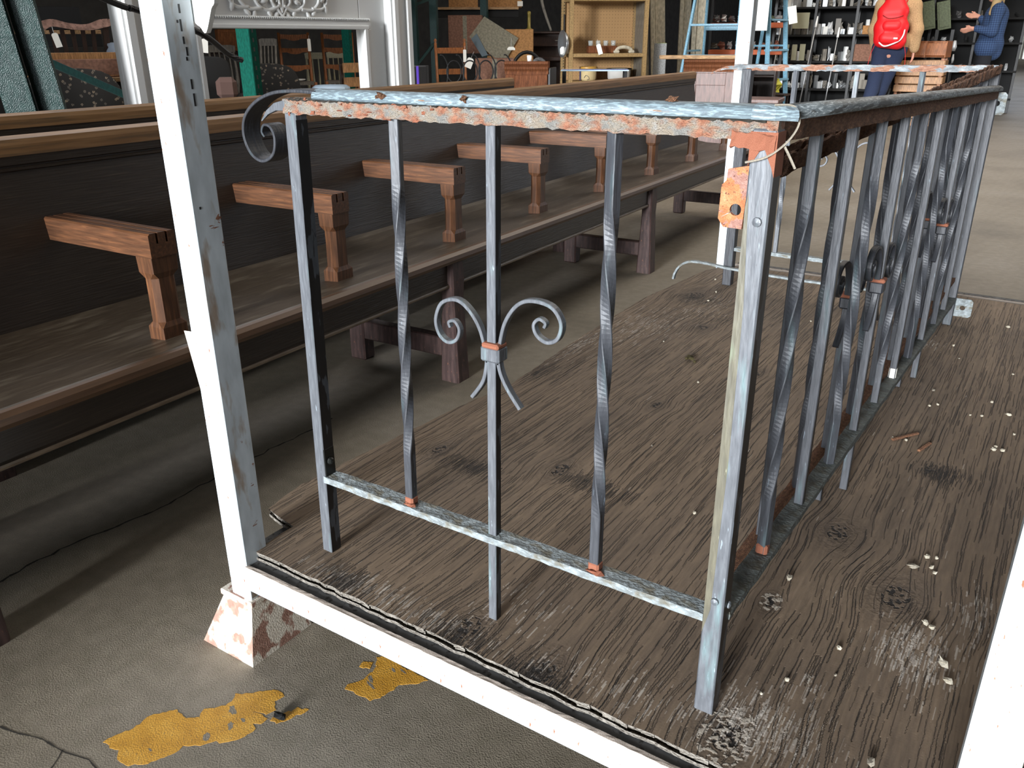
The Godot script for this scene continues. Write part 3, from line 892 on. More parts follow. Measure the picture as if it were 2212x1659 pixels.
func jitter_bar(st, a: Vector3, b: Vector3, w: float, h: float, amp: float, seg := 40):
	# a corroded flat bar: section w x h, ragged along its length
	var g := RandomNumberGenerator.new()
	g.seed = int(abs(a.x * 1000) + abs(b.z * 777))
	var f := (b - a).normalized()
	var sd := f.cross(Vector3.UP).normalized()
	var u := sd.cross(f)
	var rings := []
	for i in seg + 1:
		var c := a.lerp(b, float(i) / seg)
		var ring := []
		for v in [Vector2(-w, -h), Vector2(0, -h), Vector2(w, -h), Vector2(w, 0), Vector2(w, h), Vector2(0, h), Vector2(-w, h), Vector2(-w, 0)]:
			ring.append(c + sd * (v.x * 0.5 + g.randf_range(-amp, amp)) + u * (v.y * 0.5 + g.randf_range(-amp, amp)))
		rings.append(ring)
	loft(st, rings)

func build_railings():
	var org := Vector3(-0.275, 0.2255, -0.912)
	var r := thing("iron_railing", "near blue-grey wrought iron railing with scroll end and capped handrail, standing on plywood", "railing", org)
	var W = func(x, y, z): return Vector3(x, y, z) - org
	var lean = func(x, y): return x + 0.018 * (-0.275 - x) / 0.73 * (y - 0.2255) / 0.8
	var P = func(x, y, z): return W.call(lean.call(x, y), y, z)
	var YB := 0.2255
	var YT := 1.0
	# posts
	var st := S()
	bar(st, P.call(-0.275, YB, -0.912), P.call(-0.275, YT + 0.012, -0.912), 0.027, 0.027, Vector3(0, 0, 1), 0.002)
	var cp = obj("corner_post", st, M.iron, r)
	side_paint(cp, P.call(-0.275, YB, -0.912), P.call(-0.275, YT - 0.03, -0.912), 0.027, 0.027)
	st = S()
	prism(st, [Vector2(-0.0128, 0.36), Vector2(-0.004, 0.40), Vector2(-0.001, 0.62), Vector2(-0.003, 0.82), Vector2(-0.0105, 0.945), Vector2(-0.0128, 0.93)], 0.0130, 0.0139, Transform3D(Basis(), W.call(-0.275, 0.0, -0.912)))
	obj("weathered_paint", st, M.beige, cp)
	st = S()
	prism(st, [Vector2(-0.0145, 0.024), Vector2(0.0145, 0.024), Vector2(0.0145, -0.022), Vector2(0.011, -0.012), Vector2(0.006, -0.002), Vector2(0.001, 0.009), Vector2(-0.004, 0.003), Vector2(-0.009, -0.006), Vector2(-0.012, -0.005), Vector2(-0.0145, -0.012)], -0.0145, 0.0145, Transform3D(Basis(), W.call(-0.275, 0.985, -0.912)))
	jitter_bar(st, W.call(-0.31, 1.0, -0.8975), W.call(-0.262, 0.998, -0.8975), 0.005, 0.016, 0.002, 9)
	obj("rust_patch", st, M.weld, cp)
	for e in [[-0.274, 0.415, -0.8975], [-0.2605, 0.405, -0.915], [-0.273, 0.915, -0.8980]]:
		st = S()
		lathe(st, [Vector2(0.0055, 0), Vector2(0.005, 0.002), Vector2(0.0, 0.0035)], 10, W.call(e[0], e[1], e[2]), Basis(Vector3(1, 0, 0), PI / 2) if e[2] > -0.91 else Basis(Vector3(0, 0, 1), -PI / 2))
		obj("rivet", st, M.iron, cp)
	st = S()
	bar(st, P.call(-1.003, YB, -0.911), P.call(-1.003, YT, -0.911), 0.023, 0.025, Vector3(0, 0, 1), 0.002)
	var lp = obj("end_post", st, M.iron, r)
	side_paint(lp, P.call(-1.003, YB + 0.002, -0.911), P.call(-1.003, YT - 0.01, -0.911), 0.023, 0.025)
	st = S()
	cb(st, P.call(-0.9912, 0.41, -0.911), Vector3(0.003, 0.06, 0.024), 0.001)
	lathe(st, [Vector2(0.007, 0), Vector2(0.0065, 0.003), Vector2(0.004, 0.0055), Vector2(0.0, 0.0065)], 10, P.call(-0.9895, 0.415, -0.911), Basis(Vector3(0, 0, 1), -PI / 2))
	obj("rivet", st, M.bolt, lp)
	# front balusters
	for e in [[-0.805, 1], [-0.637, 0], [-0.459, 1]]:
		st = S()
		var x: float = e[0]
		if e[1]:
			twisted(st, P.call(x, 0.388, -0.912), P.call(x, YT, -0.912), 0.0148, -1.05 if x < -0.6 else 1.05)
			var tb = obj("twisted_baluster", st, M.iron_side, r)
			st = S()
			cb(st, P.call(x, 0.394, -0.912), Vector3(0.0175, 0.017, 0.0175), 0.003)
			blob(st, P.call(x + 0.004, 0.388, -0.905), Vector3(0.013, 0.006, 0.009), 7, 0.4)
			obj("weld_rust", st, M.weld, tb)
		else:
			bar(st, P.call(x, YB, -0.912), P.call(x, YT, -0.912), 0.0148, 0.0148, Vector3(0, 0, 1), 0.001)
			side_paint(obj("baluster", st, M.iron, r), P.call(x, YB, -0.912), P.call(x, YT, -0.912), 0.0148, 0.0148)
			ornament(r, W.call(lean.call(x, 0.69), 0, -0.912), Vector3(1, 0, 0), M.iron)
	# bottom rail
	st = S()
	jitter_bar(st, W.call(-0.992, 0.381, -0.912), W.call(-0.288, 0.383, -0.912), 0.029, 0.012, 0.0007, 50)
	obj("bottom_rail", st, M.ironrail, r)
	# corroded flat bar under the moulded cap
	st = S()
	jitter_bar(st, W.call(-1.0, 1.009, -0.912), W.call(-0.262, 1.011, -0.912), 0.024, 0.022, 0.0014, 90)
	var fb = obj("rail_bar", st, M.rustbar, r)
	st = S()
	sweep(st, [W.call(-0.995, 1.010, -0.906), W.call(-1.02, 1.007, -0.906), W.call(-1.04, 0.998, -0.906), W.call(-1.056, 0.985, -0.906)], rect(0.016, 0.012, 0.001), Vector3(0, 0, 1), null, func(i): return 1.0 - 0.3 * i)
	obj("tapered_end", st, M.iron, fb)
	st = S()
	for k in 18:
		var x := lerpf(-0.99, -0.27, (k + rng.randf()) / 46.0)
		blob(st, W.call(x, 1.0 + rng.randf_range(-0.002, 0.022), -0.8985), Vector3(rng.randf_range(0.002, 0.006), rng.randf_range(0.001, 0.003), 0.0015), 6, 0.5)
	obj("rust_flakes", st, M.weld, fb).set_meta("kind", "stuff")
	st = S()
	jitter_bar(st, W.call(-0.985, 1.0195, -0.9005), W.call(-0.275, 1.0205, -0.9005), 0.004, 0.003, 0.0016, 160)
	obj("rusted_seam", st, M.crack, fb)
	# moulded cap
	var prof := PackedVector2Array([Vector2(-0.0195, -0.001), Vector2(-0.0205, 0.004), Vector2(-0.018, 0.009), Vector2(-0.011, 0.0125), Vector2(0, 0.0135), Vector2(0.011, 0.0125), Vector2(0.018, 0.009), Vector2(0.0205, 0.004), Vector2(0.0195, -0.001)])
	st = S(true)
	sweep(st, [W.call(-0.93, 1.0215, -0.912), W.call(-0.7, 1.0215, -0.912), W.call(-0.5, 1.0215, -0.912), W.call(-0.29, 1.0225, -0.912)], prof, Vector3.UP)
	obj("handrail_cap", st, M.cap, r)
	st = S()
	sweep(st, smooth_path([W.call(-0.29, 1.0225, -0.912), W.call(-0.273, 1.022, -0.914), W.call(-0.259, 1.021, -0.925)], 3), prof, Vector3.UP, null, func(i): return 1.05)
	obj("cap_mitre", st, M.cap, r)
	st = S()
	for e in [[-0.8, -0.893], [-0.66, -0.893], [-0.385, -0.908]]:
		blob(st, W.call(e[0], 1.036 if e[1] < -0.9 else 1.03, e[1]), Vector3(0.008, 0.005, 0.005), 6, 0.5)
	obj("rust_flake", st, M.rust, r)
	# big scroll that ends the handrail
	st = S()
	scroll(st, [Vector2(-0.925, 1.030), Vector2(-0.97, 1.031), Vector2(-1.015, 1.027), Vector2(-1.055, 1.013), Vector2(-1.083, 0.99), Vector2(-1.090, 0.962), Vector2(-1.078, 0.936), Vector2(-1.054, 0.926), Vector2(-1.029, 0.937), Vector2(-1.022, 0.960), Vector2(-1.030, 0.977), Vector2(-1.045, 0.980), Vector2(-1.053, 0.970), Vector2(-1.049, 0.962)], Vector3(0, 0, -0.912) - org, Vector3(1, 0, 0), Vector3.UP, 0.034, 0.005, 6, 0.35)
	obj("end_scroll", st, M.iron_dark, r)
	side_panel(r, W, Vector3(-0.275, 0, -0.912), Vector3(-0.238, 0, -2.965), -0.068, true)
	# the second railing, its mirror image, bare and rusted
	org = Vector3(-0.25, 0.2255, -3.04)
	var r2 := thing("iron_railing", "far iron railing with bare rust-brown rails and broken scroll end, mirrored behind the near one", "railing", org)
	var W2 = func(x, y, z): return Vector3(x, y, z) - org
	for e in [[-0.25, "corner_post", 0.027], [-1.012, "end_post", 0.034]]:
		st = S()
		bar(st, W2.call(e[0], YB, -3.04), W2.call(e[0], 1.0, -3.04), e[2], e[2], Vector3(0, 0, 1), 0.002)
		obj(e[1], st, M.iron_dark, r2)
	for e in [[-0.846, 1], [-0.648, 0], [-0.452, 1]]:
		st = S()
		if e[1]:
			twisted(st, W2.call(e[0], 0.37, -3.04), W2.call(e[0], 1.0, -3.04), 0.0148, 1.05)
			obj("twisted_baluster", st, M.iron, r2)
		else:
			bar(st, W2.call(e[0], YB, -3.04), W2.call(e[0], 1.0, -3.04), 0.0148, 0.0148, Vector3(0, 0, 1), 0.001)
			obj("baluster", st, M.iron, r2)
			ornament(r2, W2.call(e[0], 0, -3.04), Vector3(1, 0, 0), M.iron)
	st = S()
	jitter_bar(st, W2.call(-1.0, 0.366, -3.04), W2.call(-0.262, 0.366, -3.04), 0.028, 0.013, 0.0008, 40)
	obj("bottom_rail", st, M.ironrail, r2)
	st = S()
	jitter_bar(st, W2.call(-1.06, 1.004, -3.04), W2.call(-0.245, 1.010, -3.04), 0.028, 0.019, 0.0016, 60)
	var tr = obj("rail_bar", st, M.railb, r2)
	st = S()
	sweep(st, [W2.call(-1.055, 1.004, -3.04), W2.call(-1.09, 1.002, -3.04), W2.call(-1.12, 0.994, -3.04), W2.call(-1.145, 0.982, -3.04)], rect(0.014, 0.02, 0.001), Vector3(0, 0, 1), null, func(i): return 1.0 - 0.25 * i)
	obj("broken_end", st, M.railb, tr)
	st = S()
	scroll(st, [Vector2(-0.5, 0.292), Vector2(-0.8, 0.292), Vector2(-1.0, 0.298), Vector2(-1.10, 0.306), Vector2(-1.16, 0.302), Vector2(-1.195, 0.28), Vector2(-1.213, 0.25), Vector2(-1.218, 0.2265)], Vector3(0, 0, -3.005) - org, Vector3(1, 0, 0), Vector3.UP, 0.018, 0.008, 6)
	obj("lower_curl", st, M.ironrail, r2)
	side_panel(r2, W2, Vector3(-0.25, 0, -3.04), Vector3(-0.313, 0, -1.04), -0.058, false)
	# orange end plate with a round bolt hole
	st = S()
	prism(st, holed([Vector2(-0.010, 0.036), Vector2(-0.011, 0.022), Vector2(-0.0165, 0.016), Vector2(-0.0175, -0.026), Vector2(-0.010, -0.036), Vector2(0.014, -0.0365), Vector2(0.018, 0.042)], Vector2(0.004, -0.013), 0.0075), -0.003, 0.003, Transform3D(Basis(), W2.call(-0.345, 0.914, -1.03)))
	obj("end_plate", st, M.orange, r2)
	# hole plates at the far end of the near railing
	for e in [[-0.228, 0.915, 0.026, 0.032], [-0.205, 0.282, 0.03, 0.03]]:
		st = S()
		var c: float = 0.007
		prism(st, holed([Vector2(-e[2], e[3] - c), Vector2(-e[2] + c, e[3]), Vector2(e[2] - c, e[3]), Vector2(e[2], e[3] - c), Vector2(e[2], -e[3] + c), Vector2(e[2] - c, -e[3]), Vector2(-e[2] + c, -e[3]), Vector2(-e[2], -e[3] + c)], Vector2(0.002, 0.0), 0.008), -0.003, 0.003, Transform3D(Basis(), Vector3(e[0], e[1], -2.982) - r.position))
		obj("end_plate", st, M.ironrail, r)

# the old black paint still on the sheltered right-hand face of a bar
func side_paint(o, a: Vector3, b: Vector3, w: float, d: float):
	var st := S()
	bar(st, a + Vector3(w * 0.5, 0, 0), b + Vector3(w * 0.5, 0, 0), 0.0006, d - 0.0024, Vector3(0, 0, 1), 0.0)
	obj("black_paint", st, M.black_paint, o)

func holed(outer: Array, c: Vector2, r: float) -> Array:
	# outer ring clockwise from top left, joined to a round hole by a hairline slit on the right
	var o := outer.duplicate()
	var pl := PackedVector2Array(outer)
	if not Geometry2D.is_polygon_clockwise(pl): o.reverse()
	var best := 0
	for i in o.size():
		if o[i].distance_to(c) < o[best].distance_to(c): best = i
	var res := []
	for i in o.size() + 1: res.append(o[(best + i) % o.size()] + (Vector2(0.00005, 0.00005) if i == o.size() else Vector2.ZERO))
	var a0: float = (o[best] - c).angle()
	for k in 17:
		var an: float = a0 + TAU * (k + 0.02) / 16.3
		res.append(c + Vector2(cos(an), sin(an)) * r)
	return res

func side_panel(r, W, c0: Vector3, c1: Vector3, drop: float, first: bool):
	var n := 11
	var YB := 0.2255
	var ez := (c1 - c0).normalized()
	var Q = func(t, y): return W.call(lerpf(c0.x, c1.x, t), y + drop * t, lerpf(c0.z, c1.z, t))
	for k in range(1, n + 1):
		var t := float(k) / n
		var st := S()
		if k == n:
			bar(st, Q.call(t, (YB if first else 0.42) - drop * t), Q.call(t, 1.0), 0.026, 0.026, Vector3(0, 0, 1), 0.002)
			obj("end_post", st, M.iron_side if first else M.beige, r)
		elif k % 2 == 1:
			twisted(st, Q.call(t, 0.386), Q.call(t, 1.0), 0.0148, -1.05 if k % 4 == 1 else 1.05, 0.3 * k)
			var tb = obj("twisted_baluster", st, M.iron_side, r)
			if k == 1 and first:
				st = S()
				cb(st, Q.call(t, 0.392), Vector3(0.0175, 0.022, 0.0175), 0.003)
				obj("weld_rust", st, M.weld, tb)
		else:
			var foot := k % 4 == 0
			bar(st, Q.call(t, (YB - drop * t) if foot else 0.38), Q.call(t, 1.0), 0.0148, 0.0148, Vector3(0, 0, 1), 0.001)
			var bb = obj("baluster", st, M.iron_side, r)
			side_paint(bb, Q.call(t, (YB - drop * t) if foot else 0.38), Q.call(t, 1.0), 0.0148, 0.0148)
			if foot: ornament(r, Q.call(t, 0.0), ez if ez.z > 0 else -ez, M.iron_dark)
			elif k == 6 and first:
				st = S()
				cb(st, Q.call(t, 0.40), Vector3(0.017, 0.03, 0.017), 0.004)
				obj("bare_patch", st, M.paper, bb)
	var st := S()
	jitter_bar(st, Q.call(0.006, 0.381), Q.call(0.995, 0.381), 0.03, 0.012, 0.0008, 70)
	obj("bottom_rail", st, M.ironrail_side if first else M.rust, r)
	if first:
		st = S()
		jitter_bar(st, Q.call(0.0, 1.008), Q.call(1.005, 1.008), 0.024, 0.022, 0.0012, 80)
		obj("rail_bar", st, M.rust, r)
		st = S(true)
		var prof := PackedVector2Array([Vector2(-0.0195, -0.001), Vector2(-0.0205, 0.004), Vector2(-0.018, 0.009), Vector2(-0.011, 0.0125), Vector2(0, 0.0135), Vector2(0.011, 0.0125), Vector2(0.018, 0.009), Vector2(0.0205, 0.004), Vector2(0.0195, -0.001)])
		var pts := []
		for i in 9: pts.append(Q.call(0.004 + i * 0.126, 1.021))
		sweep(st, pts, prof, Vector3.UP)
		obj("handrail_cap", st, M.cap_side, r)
		# loose wire at the mitre
		st = S()
		tube(st, smooth_path([W.call(-0.268, 1.036, -0.9), W.call(-0.252, 1.034, -0.915), W.call(-0.246, 1.018, -0.918), W.call(-0.252, 1.0, -0.905), W.call(-0.268, 0.985, -0.893), W.call(-0.29, 0.978, -0.89)], 5), 0.0012, 5)
		tube(st, smooth_path([W.call(-0.256, 0.997, -0.905), W.call(-0.25, 0.985, -0.91), W.call(-0.244, 0.972, -0.915)], 4), 0.0015, 5)
		obj("peeling_strip", st, M.chipgrey, r)
	else:
		# an open rusted channel: web below, two ragged flanges
		st = S()
		jitter_bar(st, Q.call(0.0, 1.0), Q.call(1.0, 1.0), 0.026, 0.007, 0.0012, 90)
		var ch = obj("rail_channel", st, M.rust, r)
		for s in [-1, 1]:
			st = S()
			var off: Vector3 = Vector3(ez.z, 0, -ez.x) * 0.011 * s
			jitter_bar(st, Q.call(0.0, 1.011) + off, Q.call(1.0, 1.011) + off, 0.006, 0.02, 0.0026, 130)
			obj("ragged_flange", st, M.rust, ch)

# ------------------------------------------------------------------ pews
func make_pew(label, at: Vector3, turn: float, z0: float, z1: float, arms: Array, legs: Array, group) -> Node3D:
	# local frame: seat edge at x = 0, seat and back towards -x, length along -z
	var w := thing("pew", label, "pew", at, turn, group)
	var T := Transform3D(Basis(Vector3(1, 0, 0), Vector3(0, 1, 0), Vector3(0, 0, 1)), Vector3.ZERO)
	# seat: dished plank with a rounded nosing
	var st := S()
	prism(st, [Vector2(-0.50, 0.425), Vector2(-0.012, 0.422), Vector2(0.0, 0.428), Vector2(0.006, 0.438), Vector2(0.004, 0.450), Vector2(-0.006, 0.459), Vector2(-0.02, 0.462), Vector2(-0.08, 0.459), Vector2(-0.2, 0.449), Vector2(-0.30, 0.444), Vector2(-0.38, 0.446), Vector2(-0.43, 0.453), Vector2(-0.46, 0.463), Vector2(-0.50, 0.463)], z1, z0, T)
	obj("seat", st, M.pew_seat, w)
	st = S()
	prism(st, [Vector2(-0.008, 0.4235), Vector2(0.003, 0.428), Vector2(0.0075, 0.438), Vector2(0.0055, 0.4505), Vector2(-0.004, 0.4595), Vector2(-0.012, 0.4615), Vector2(-0.012, 0.44)], z1 + 0.001, z0 - 0.001, T)
	obj("nosing", st, M.pew_edge, w)
	st = S()
	prism(st, [Vector2(-0.055, 0.424), Vector2(-0.032, 0.424), Vector2(-0.032, 0.352), Vector2(-0.026, 0.348), Vector2(-0.026, 0.338), Vector2(-0.055, 0.338)], z1 + 0.02, z0 - 0.02, T)
	obj("apron", st, M.pew, w)
	st = S()
	prism(st, [Vector2(-0.033, 0.349), Vector2(-0.026, 0.3485), Vector2(-0.0245, 0.344), Vector2(-0.0255, 0.339), Vector2(-0.033, 0.3375)], z1 + 0.02, z0 - 0.02, T)
	obj("apron_moulding", st, M.dusty, w)
	# raked back with an applied top rail
	st = S()
	prism(st, [Vector2(-0.445, 0.40), Vector2(-0.475, 0.40), Vector2(-0.532, 0.845), Vector2(-0.530, 0.88), Vector2(-0.520, 0.893), Vector2(-0.506, 0.895), Vector2(-0.494, 0.888), Vector2(-0.490, 0.875), Vector2(-0.492, 0.832), Vector2(-0.497, 0.829), Vector2(-0.4965, 0.826), Vector2(-0.4935, 0.824), Vector2(-0.494, 0.819), Vector2(-0.4985, 0.816), Vector2(-0.452, 0.47)], z1, z0, T)
	obj("back", st, M.pew, w)
	st = S()
	prism(st, [Vector2(-0.5325, 0.860), Vector2(-0.5315, 0.882), Vector2(-0.521, 0.8945), Vector2(-0.506, 0.8965), Vector2(-0.492, 0.889), Vector2(-0.4885, 0.876), Vector2(-0.489, 0.852), Vector2(-0.51, 0.852)], z1 + 0.002, z0 - 0.002, T)
	obj("top_rail", st, M.lit_pew_top, w)
	for z in [z0 + 0.02, z1 - 0.02]:
		if z < 0.0: continue
		st = S()
		prism(st, [Vector2(-0.58, 0.0), Vector2(0.02, 0.0), Vector2(0.03, 0.4), Vector2(0.0, 0.62), Vector2(-0.3, 0.7), Vector2(-0.44, 0.92), Vector2(-0.58, 0.93)], z - 0.025, z + 0.025, T)
		obj("end_panel", st, M.pew, w)  # unseen near-end panel, added to keep low sun from under the pew
	for z in arms:
		# slotted arm
		st = S()
		var hw := 0.034
		var pr := [Vector2(-hw, 0.65), Vector2(hw, 0.65), Vector2(hw, 0.701), Vector2(hw - 0.004, 0.705), Vector2(0.0155, 0.705), Vector2(0.0155, 0.681), Vector2(0.0095, 0.681), Vector2(0.0095, 0.705), Vector2(-0.0095, 0.705), Vector2(-0.0095, 0.681), Vector2(-0.0155, 0.681), Vector2(-0.0155, 0.705), Vector2(-hw + 0.004, 0.705), Vector2(-hw, 0.701)]
		prism(st, pr, -0.49, -0.088, Transform3D(Basis(Vector3(0, 0, 1), Vector3(0, 1, 0), Vector3(1, 0, 0)), Vector3(0, 0, z)))
		var ar = obj("armrest", st, M.arm, w)
		st = S()
		var rings := []
		for e in [[0.449, 0.036, 0.026, 0.002], [0.485, 0.036, 0.026, 0.002], [0.497, 0.033, 0.0215, 0.012], [0.60, 0.0325, 0.0215, 0.012], [0.614, 0.036, 0.026, 0.002], [0.65, 0.037, 0.027, 0.002]]:
			var ring := []
			for v in rect(e[2] * 2.0, e[1] * 1.9, e[3]): ring.append(Vector3(-0.118 + v.x, e[0], z + v.y))
			rings.append(ring)
		loft(st, rings)
		obj("support", st, M.armpost, ar)
	for z in legs:
		st = S()
		var rings := []
		for e in [[0.0, 0.075, 0.036], [0.02, 0.075, 0.036], [0.30, 0.05, 0.033], [0.36, 0.055, 0.036], [0.42, 0.05, 0.034]]:
			var ring := []
			for v in rect(e[1], e[2] * 2.0, 0.006): ring.append(Vector3(-0.038 + v.x, e[0], z + v.y))
			rings.append(ring)
		loft(st, rings)
		obj("leg", st, M.pewleg, w)
		st = S()
		cb(st, Vector3(-0.46, 0.21, z), Vector3(0.07, 0.42, 0.06), 0.006)
		obj("leg", st, M.pewleg, w)
		st = S()
		cb(st, Vector3(-0.25, 0.118, z), Vector3(0.36, 0.07, 0.045), 0.004)
		obj("stretcher", st, M.pewleg, w)
	return w

func build_pews():
	var arms := []
	for k in 8: arms.append(-1.115 - 0.583 * k)
	var a0 := deg_to_rad(1.8)
	make_pew("long dark pew with bare orange-brown slotted armrests, nearest the iron railing", Vector3(-1.548, 0, 0), a0, 1.3, -5.62, arms, [1.1, -0.53, -2.15, -3.83, -5.4], "")
	make_pew("second dark pew directly behind the long one, only its top rail showing, coloured in a lit tone", Vector3(-2.235, 0, 0), deg_to_rad(0.4), 0.9, -4.22, [], [0.7, -0.9, -2.4, -4.0], "")

# ------------------------------------------------------------------ the storage area behind
func fc(x: float, z: float, extra := 0.0) -> float:
	return atan2(-x, -z) + deg_to_rad(extra)

func ladder_chair(label, x, z, yaw, W, H, SH, slats, m, seat_m, finial := false, group := ""):
	var o := thing("ladder_back_chair", label, "chair", Vector3(x, 0, z), yaw, group)
	var D: float = W * 0.9
	for s in [-1, 1]:
		var st := S(true)
		tube(st, [Vector3(s * W * 0.44, 0, -D * 0.5), Vector3(s * W * 0.46, SH, -D * 0.5), Vector3(s * W * 0.47, H, -D * 0.5 - 0.05)], 0.017, 8)
		if finial: lathe(st, [Vector2(0.017, 0), Vector2(0.01, 0.012), Vector2(0.019, 0.03), Vector2(0.012, 0.045), Vector2(0.0, 0.052)], 8, Vector3(s * W * 0.47, H, -D * 0.5 - 0.05))
		obj("post", st, m, o)
		st = S(true)
		tube(st, [Vector3(s * W * 0.5, 0, D * 0.5), Vector3(s * W * 0.5, SH + 0.01, D * 0.5)], 0.019, 8)
		obj("leg", st, m, o)
		st = S(true)
		tube(st, [Vector3(s * W * 0.45, SH * 0.45, -D * 0.5), Vector3(s * W * 0.5, SH * 0.45, D * 0.5)], 0.011, 6)
		obj("stretcher", st, m, o)
	var st2 := S(true)
	tube(st2, [Vector3(-W * 0.5, SH * 0.55, D * 0.5), Vector3(W * 0.5, SH * 0.55, D * 0.5)], 0.012, 6)
	obj("stretcher", st2, m, o)
	st2 = S()
	prism(st2, [Vector2(-W * 0.46, -D * 0.5), Vector2(W * 0.46, -D * 0.5), Vector2(W * 0.53, D * 0.52), Vector2(-W * 0.53, D * 0.52)], -SH - 0.012, -SH + 0.018, Transform3D(Basis(Vector3(1, 0, 0), Vector3(0, 0, 1), Vector3(0, -1, 0)), Vector3.ZERO))
	obj("seat", st2, seat_m, o)
	for i in slats.size():
		var y: float = slats[i]
		st2 = S()
		var h: float = W * 0.46
		var zz: float = -D * 0.5 - 0.05 * (y - SH) / (H - SH)
		if finial: prism(st2, [Vector2(-h, y - 0.03), Vector2(h, y - 0.03), Vector2(h, y + 0.025), Vector2(h * 0.85, y + 0.032), Vector2(-h * 0.85, y + 0.032), Vector2(-h, y + 0.025)], zz - 0.006, zz + 0.006)
		else: prism(st2, [Vector2(-h, y - 0.02), Vector2(-h * 0.55, y - 0.02), Vector2(-h * 0.3, y - 0.035), Vector2(0, y - 0.042), Vector2(h * 0.3, y - 0.035), Vector2(h * 0.55, y - 0.02), Vector2(h, y - 0.02), Vector2(h, y + 0.03), Vector2(h * 0.4, y + 0.024), Vector2(-h * 0.4, y + 0.024), Vector2(-h, y + 0.03)], zz - 0.006, zz + 0.006)
		obj("slat", st2, m, o)
	return o

func spindle_chair(label, x, z, yaw, W, H, SH, n, m):
	var o := thing("spindle_chair", label, "chair", Vector3(x, 0, z), yaw)
	var D: float = W * 0.95
	var st := S()
	prism(st, [Vector2(-W * 0.5, H - 0.075), Vector2(W * 0.5, H - 0.075), Vector2(W * 0.52, H - 0.01), Vector2(W * 0.35, H), Vector2(-W * 0.35, H), Vector2(-W * 0.52, H - 0.01)], -D * 0.5 - 0.055, -D * 0.5 - 0.03)
	obj("crest_rail", st, m, o)
	for i in n:
		st = S(true)
		var x0 := lerpf(-W * 0.44, W * 0.44, float(i) / (n - 1))
		var r := 0.014 if i == 0 or i == n - 1 else 0.0085
		sweep(st, [Vector3(x0 * 0.95, SH, -D * 0.45), Vector3(x0, lerpf(SH, H, 0.3), -D * 0.46), Vector3(x0, lerpf(SH, H, 0.55), -D * 0.47), Vector3(x0, H - 0.07, -D * 0.5 - 0.04)], circ(r, 8), Vector3(0.1, 0, 1).normalized(), null, func(k): return [1.0, 1.5, 1.0, 0.9][k])
		obj("spindle", st, m, o)
	st = S()
	cb(st, Vector3(0, SH - 0.018, 0), Vector3(W * 1.05, 0.036, D * 1.05), 0.01)
	obj("seat", st, m, o)
	for sx in [-1, 1]:
		for sz in [-1, 1]:
			st = S(true)
			tube(st, [Vector3(sx * W * 0.5, 0, sz * D * 0.5), Vector3(sx * W * 0.4, SH - 0.03, sz * D * 0.4)], 0.017, 8)
			obj("leg", st, m, o)
	return o

func armchair(label, x, z, yaw, W, H, m):
	var o := thing("armchair", label, "armchair", Vector3(x, 0, z), yaw)
	var st := S(true)
	prism(st, smooth2([Vector2(-W * 0.42, 0.35), Vector2(W * 0.42, 0.35), Vector2(W * 0.46, H * 0.75), Vector2(W * 0.34, H * 0.95), Vector2(0, H), Vector2(-W * 0.34, H * 0.95), Vector2(-W * 0.46, H * 0.75)]), -0.4, -0.2)
	obj("backrest", st, m, o)
	box("seat", Vector3(0, 0.33, 0.02), Vector3(W * 0.7, 0.22, 0.62), m, o, 0.05)
	for s in [-1, 1]:
		st = S(true)
		tube(st, [Vector3(s * W * 0.44, 0.55, -0.3), Vector3(s * W * 0.45, 0.55, 0.3)], 0.075, 12)
		cb(st, Vector3(s * W * 0.43, 0.33, 0), Vector3(0.11, 0.42, 0.6), 0.02)
		obj("arm", st, m, o)
		for k in [-0.3, 0.27]: box("foot", Vector3(s * W * 0.36, 0.06, k), Vector3(0.05, 0.12, 0.05), M.darkwood, o, 0.008)
	return o

func carton(label, x, y, z, yaw, s: Vector3, m, tape := true, group := ""):
	var o := thing("cardboard_box", label, "cardboard box", Vector3(x, y, z), yaw, group)
	box("body", Vector3(0, s.y * 0.5, 0), s, m, o, 0.004)
	for e in [-1, 1]: box("flap", Vector3(0, s.y + 0.002, e * s.z * 0.25), Vector3(s.x * 0.995, 0.004, s.z * 0.49), m, o, 0.001)
	if tape: box("tape", Vector3(0, s.y * 0.5, s.z * 0.5 + 0.0005), Vector3(0.05, s.y * 0.98, 0.001), M.cardgrey, o, 0.0)
	return o

func price_tag(label, x, y, z, yaw, w, h, tilt := 0.0):
	var o := thing("price_tag", label, "price tag", Vector3(x, y, z), yaw)
	var B := Basis(Vector3(0, 0, 1), tilt)
	var st := S()
	var c: float = w * 0.2
	prism(st, [Vector2(-w * 0.5, 0), Vector2(w * 0.5, 0), Vector2(w * 0.5, h - c), Vector2(w * 0.5 - c, h), Vector2(-w * 0.5 + c, h), Vector2(-w * 0.5, h - c)], -0.0008, 0.0008, Transform3D(B, Vector3.ZERO))
	obj("card", st, M.paper, o)
	st = S()
	tube(st, [B * Vector3(0, h - c, 0.001), B * Vector3(0.0, h + w * 0.4, -0.004), B * Vector3(0.004, h + w, -0.01)], 0.0012, 5)
	obj("string", st, M.whitemat, o)
	return o

func build_background():
	build_left_rack()
	build_mantel()
	build_middle()
	build_right_back()

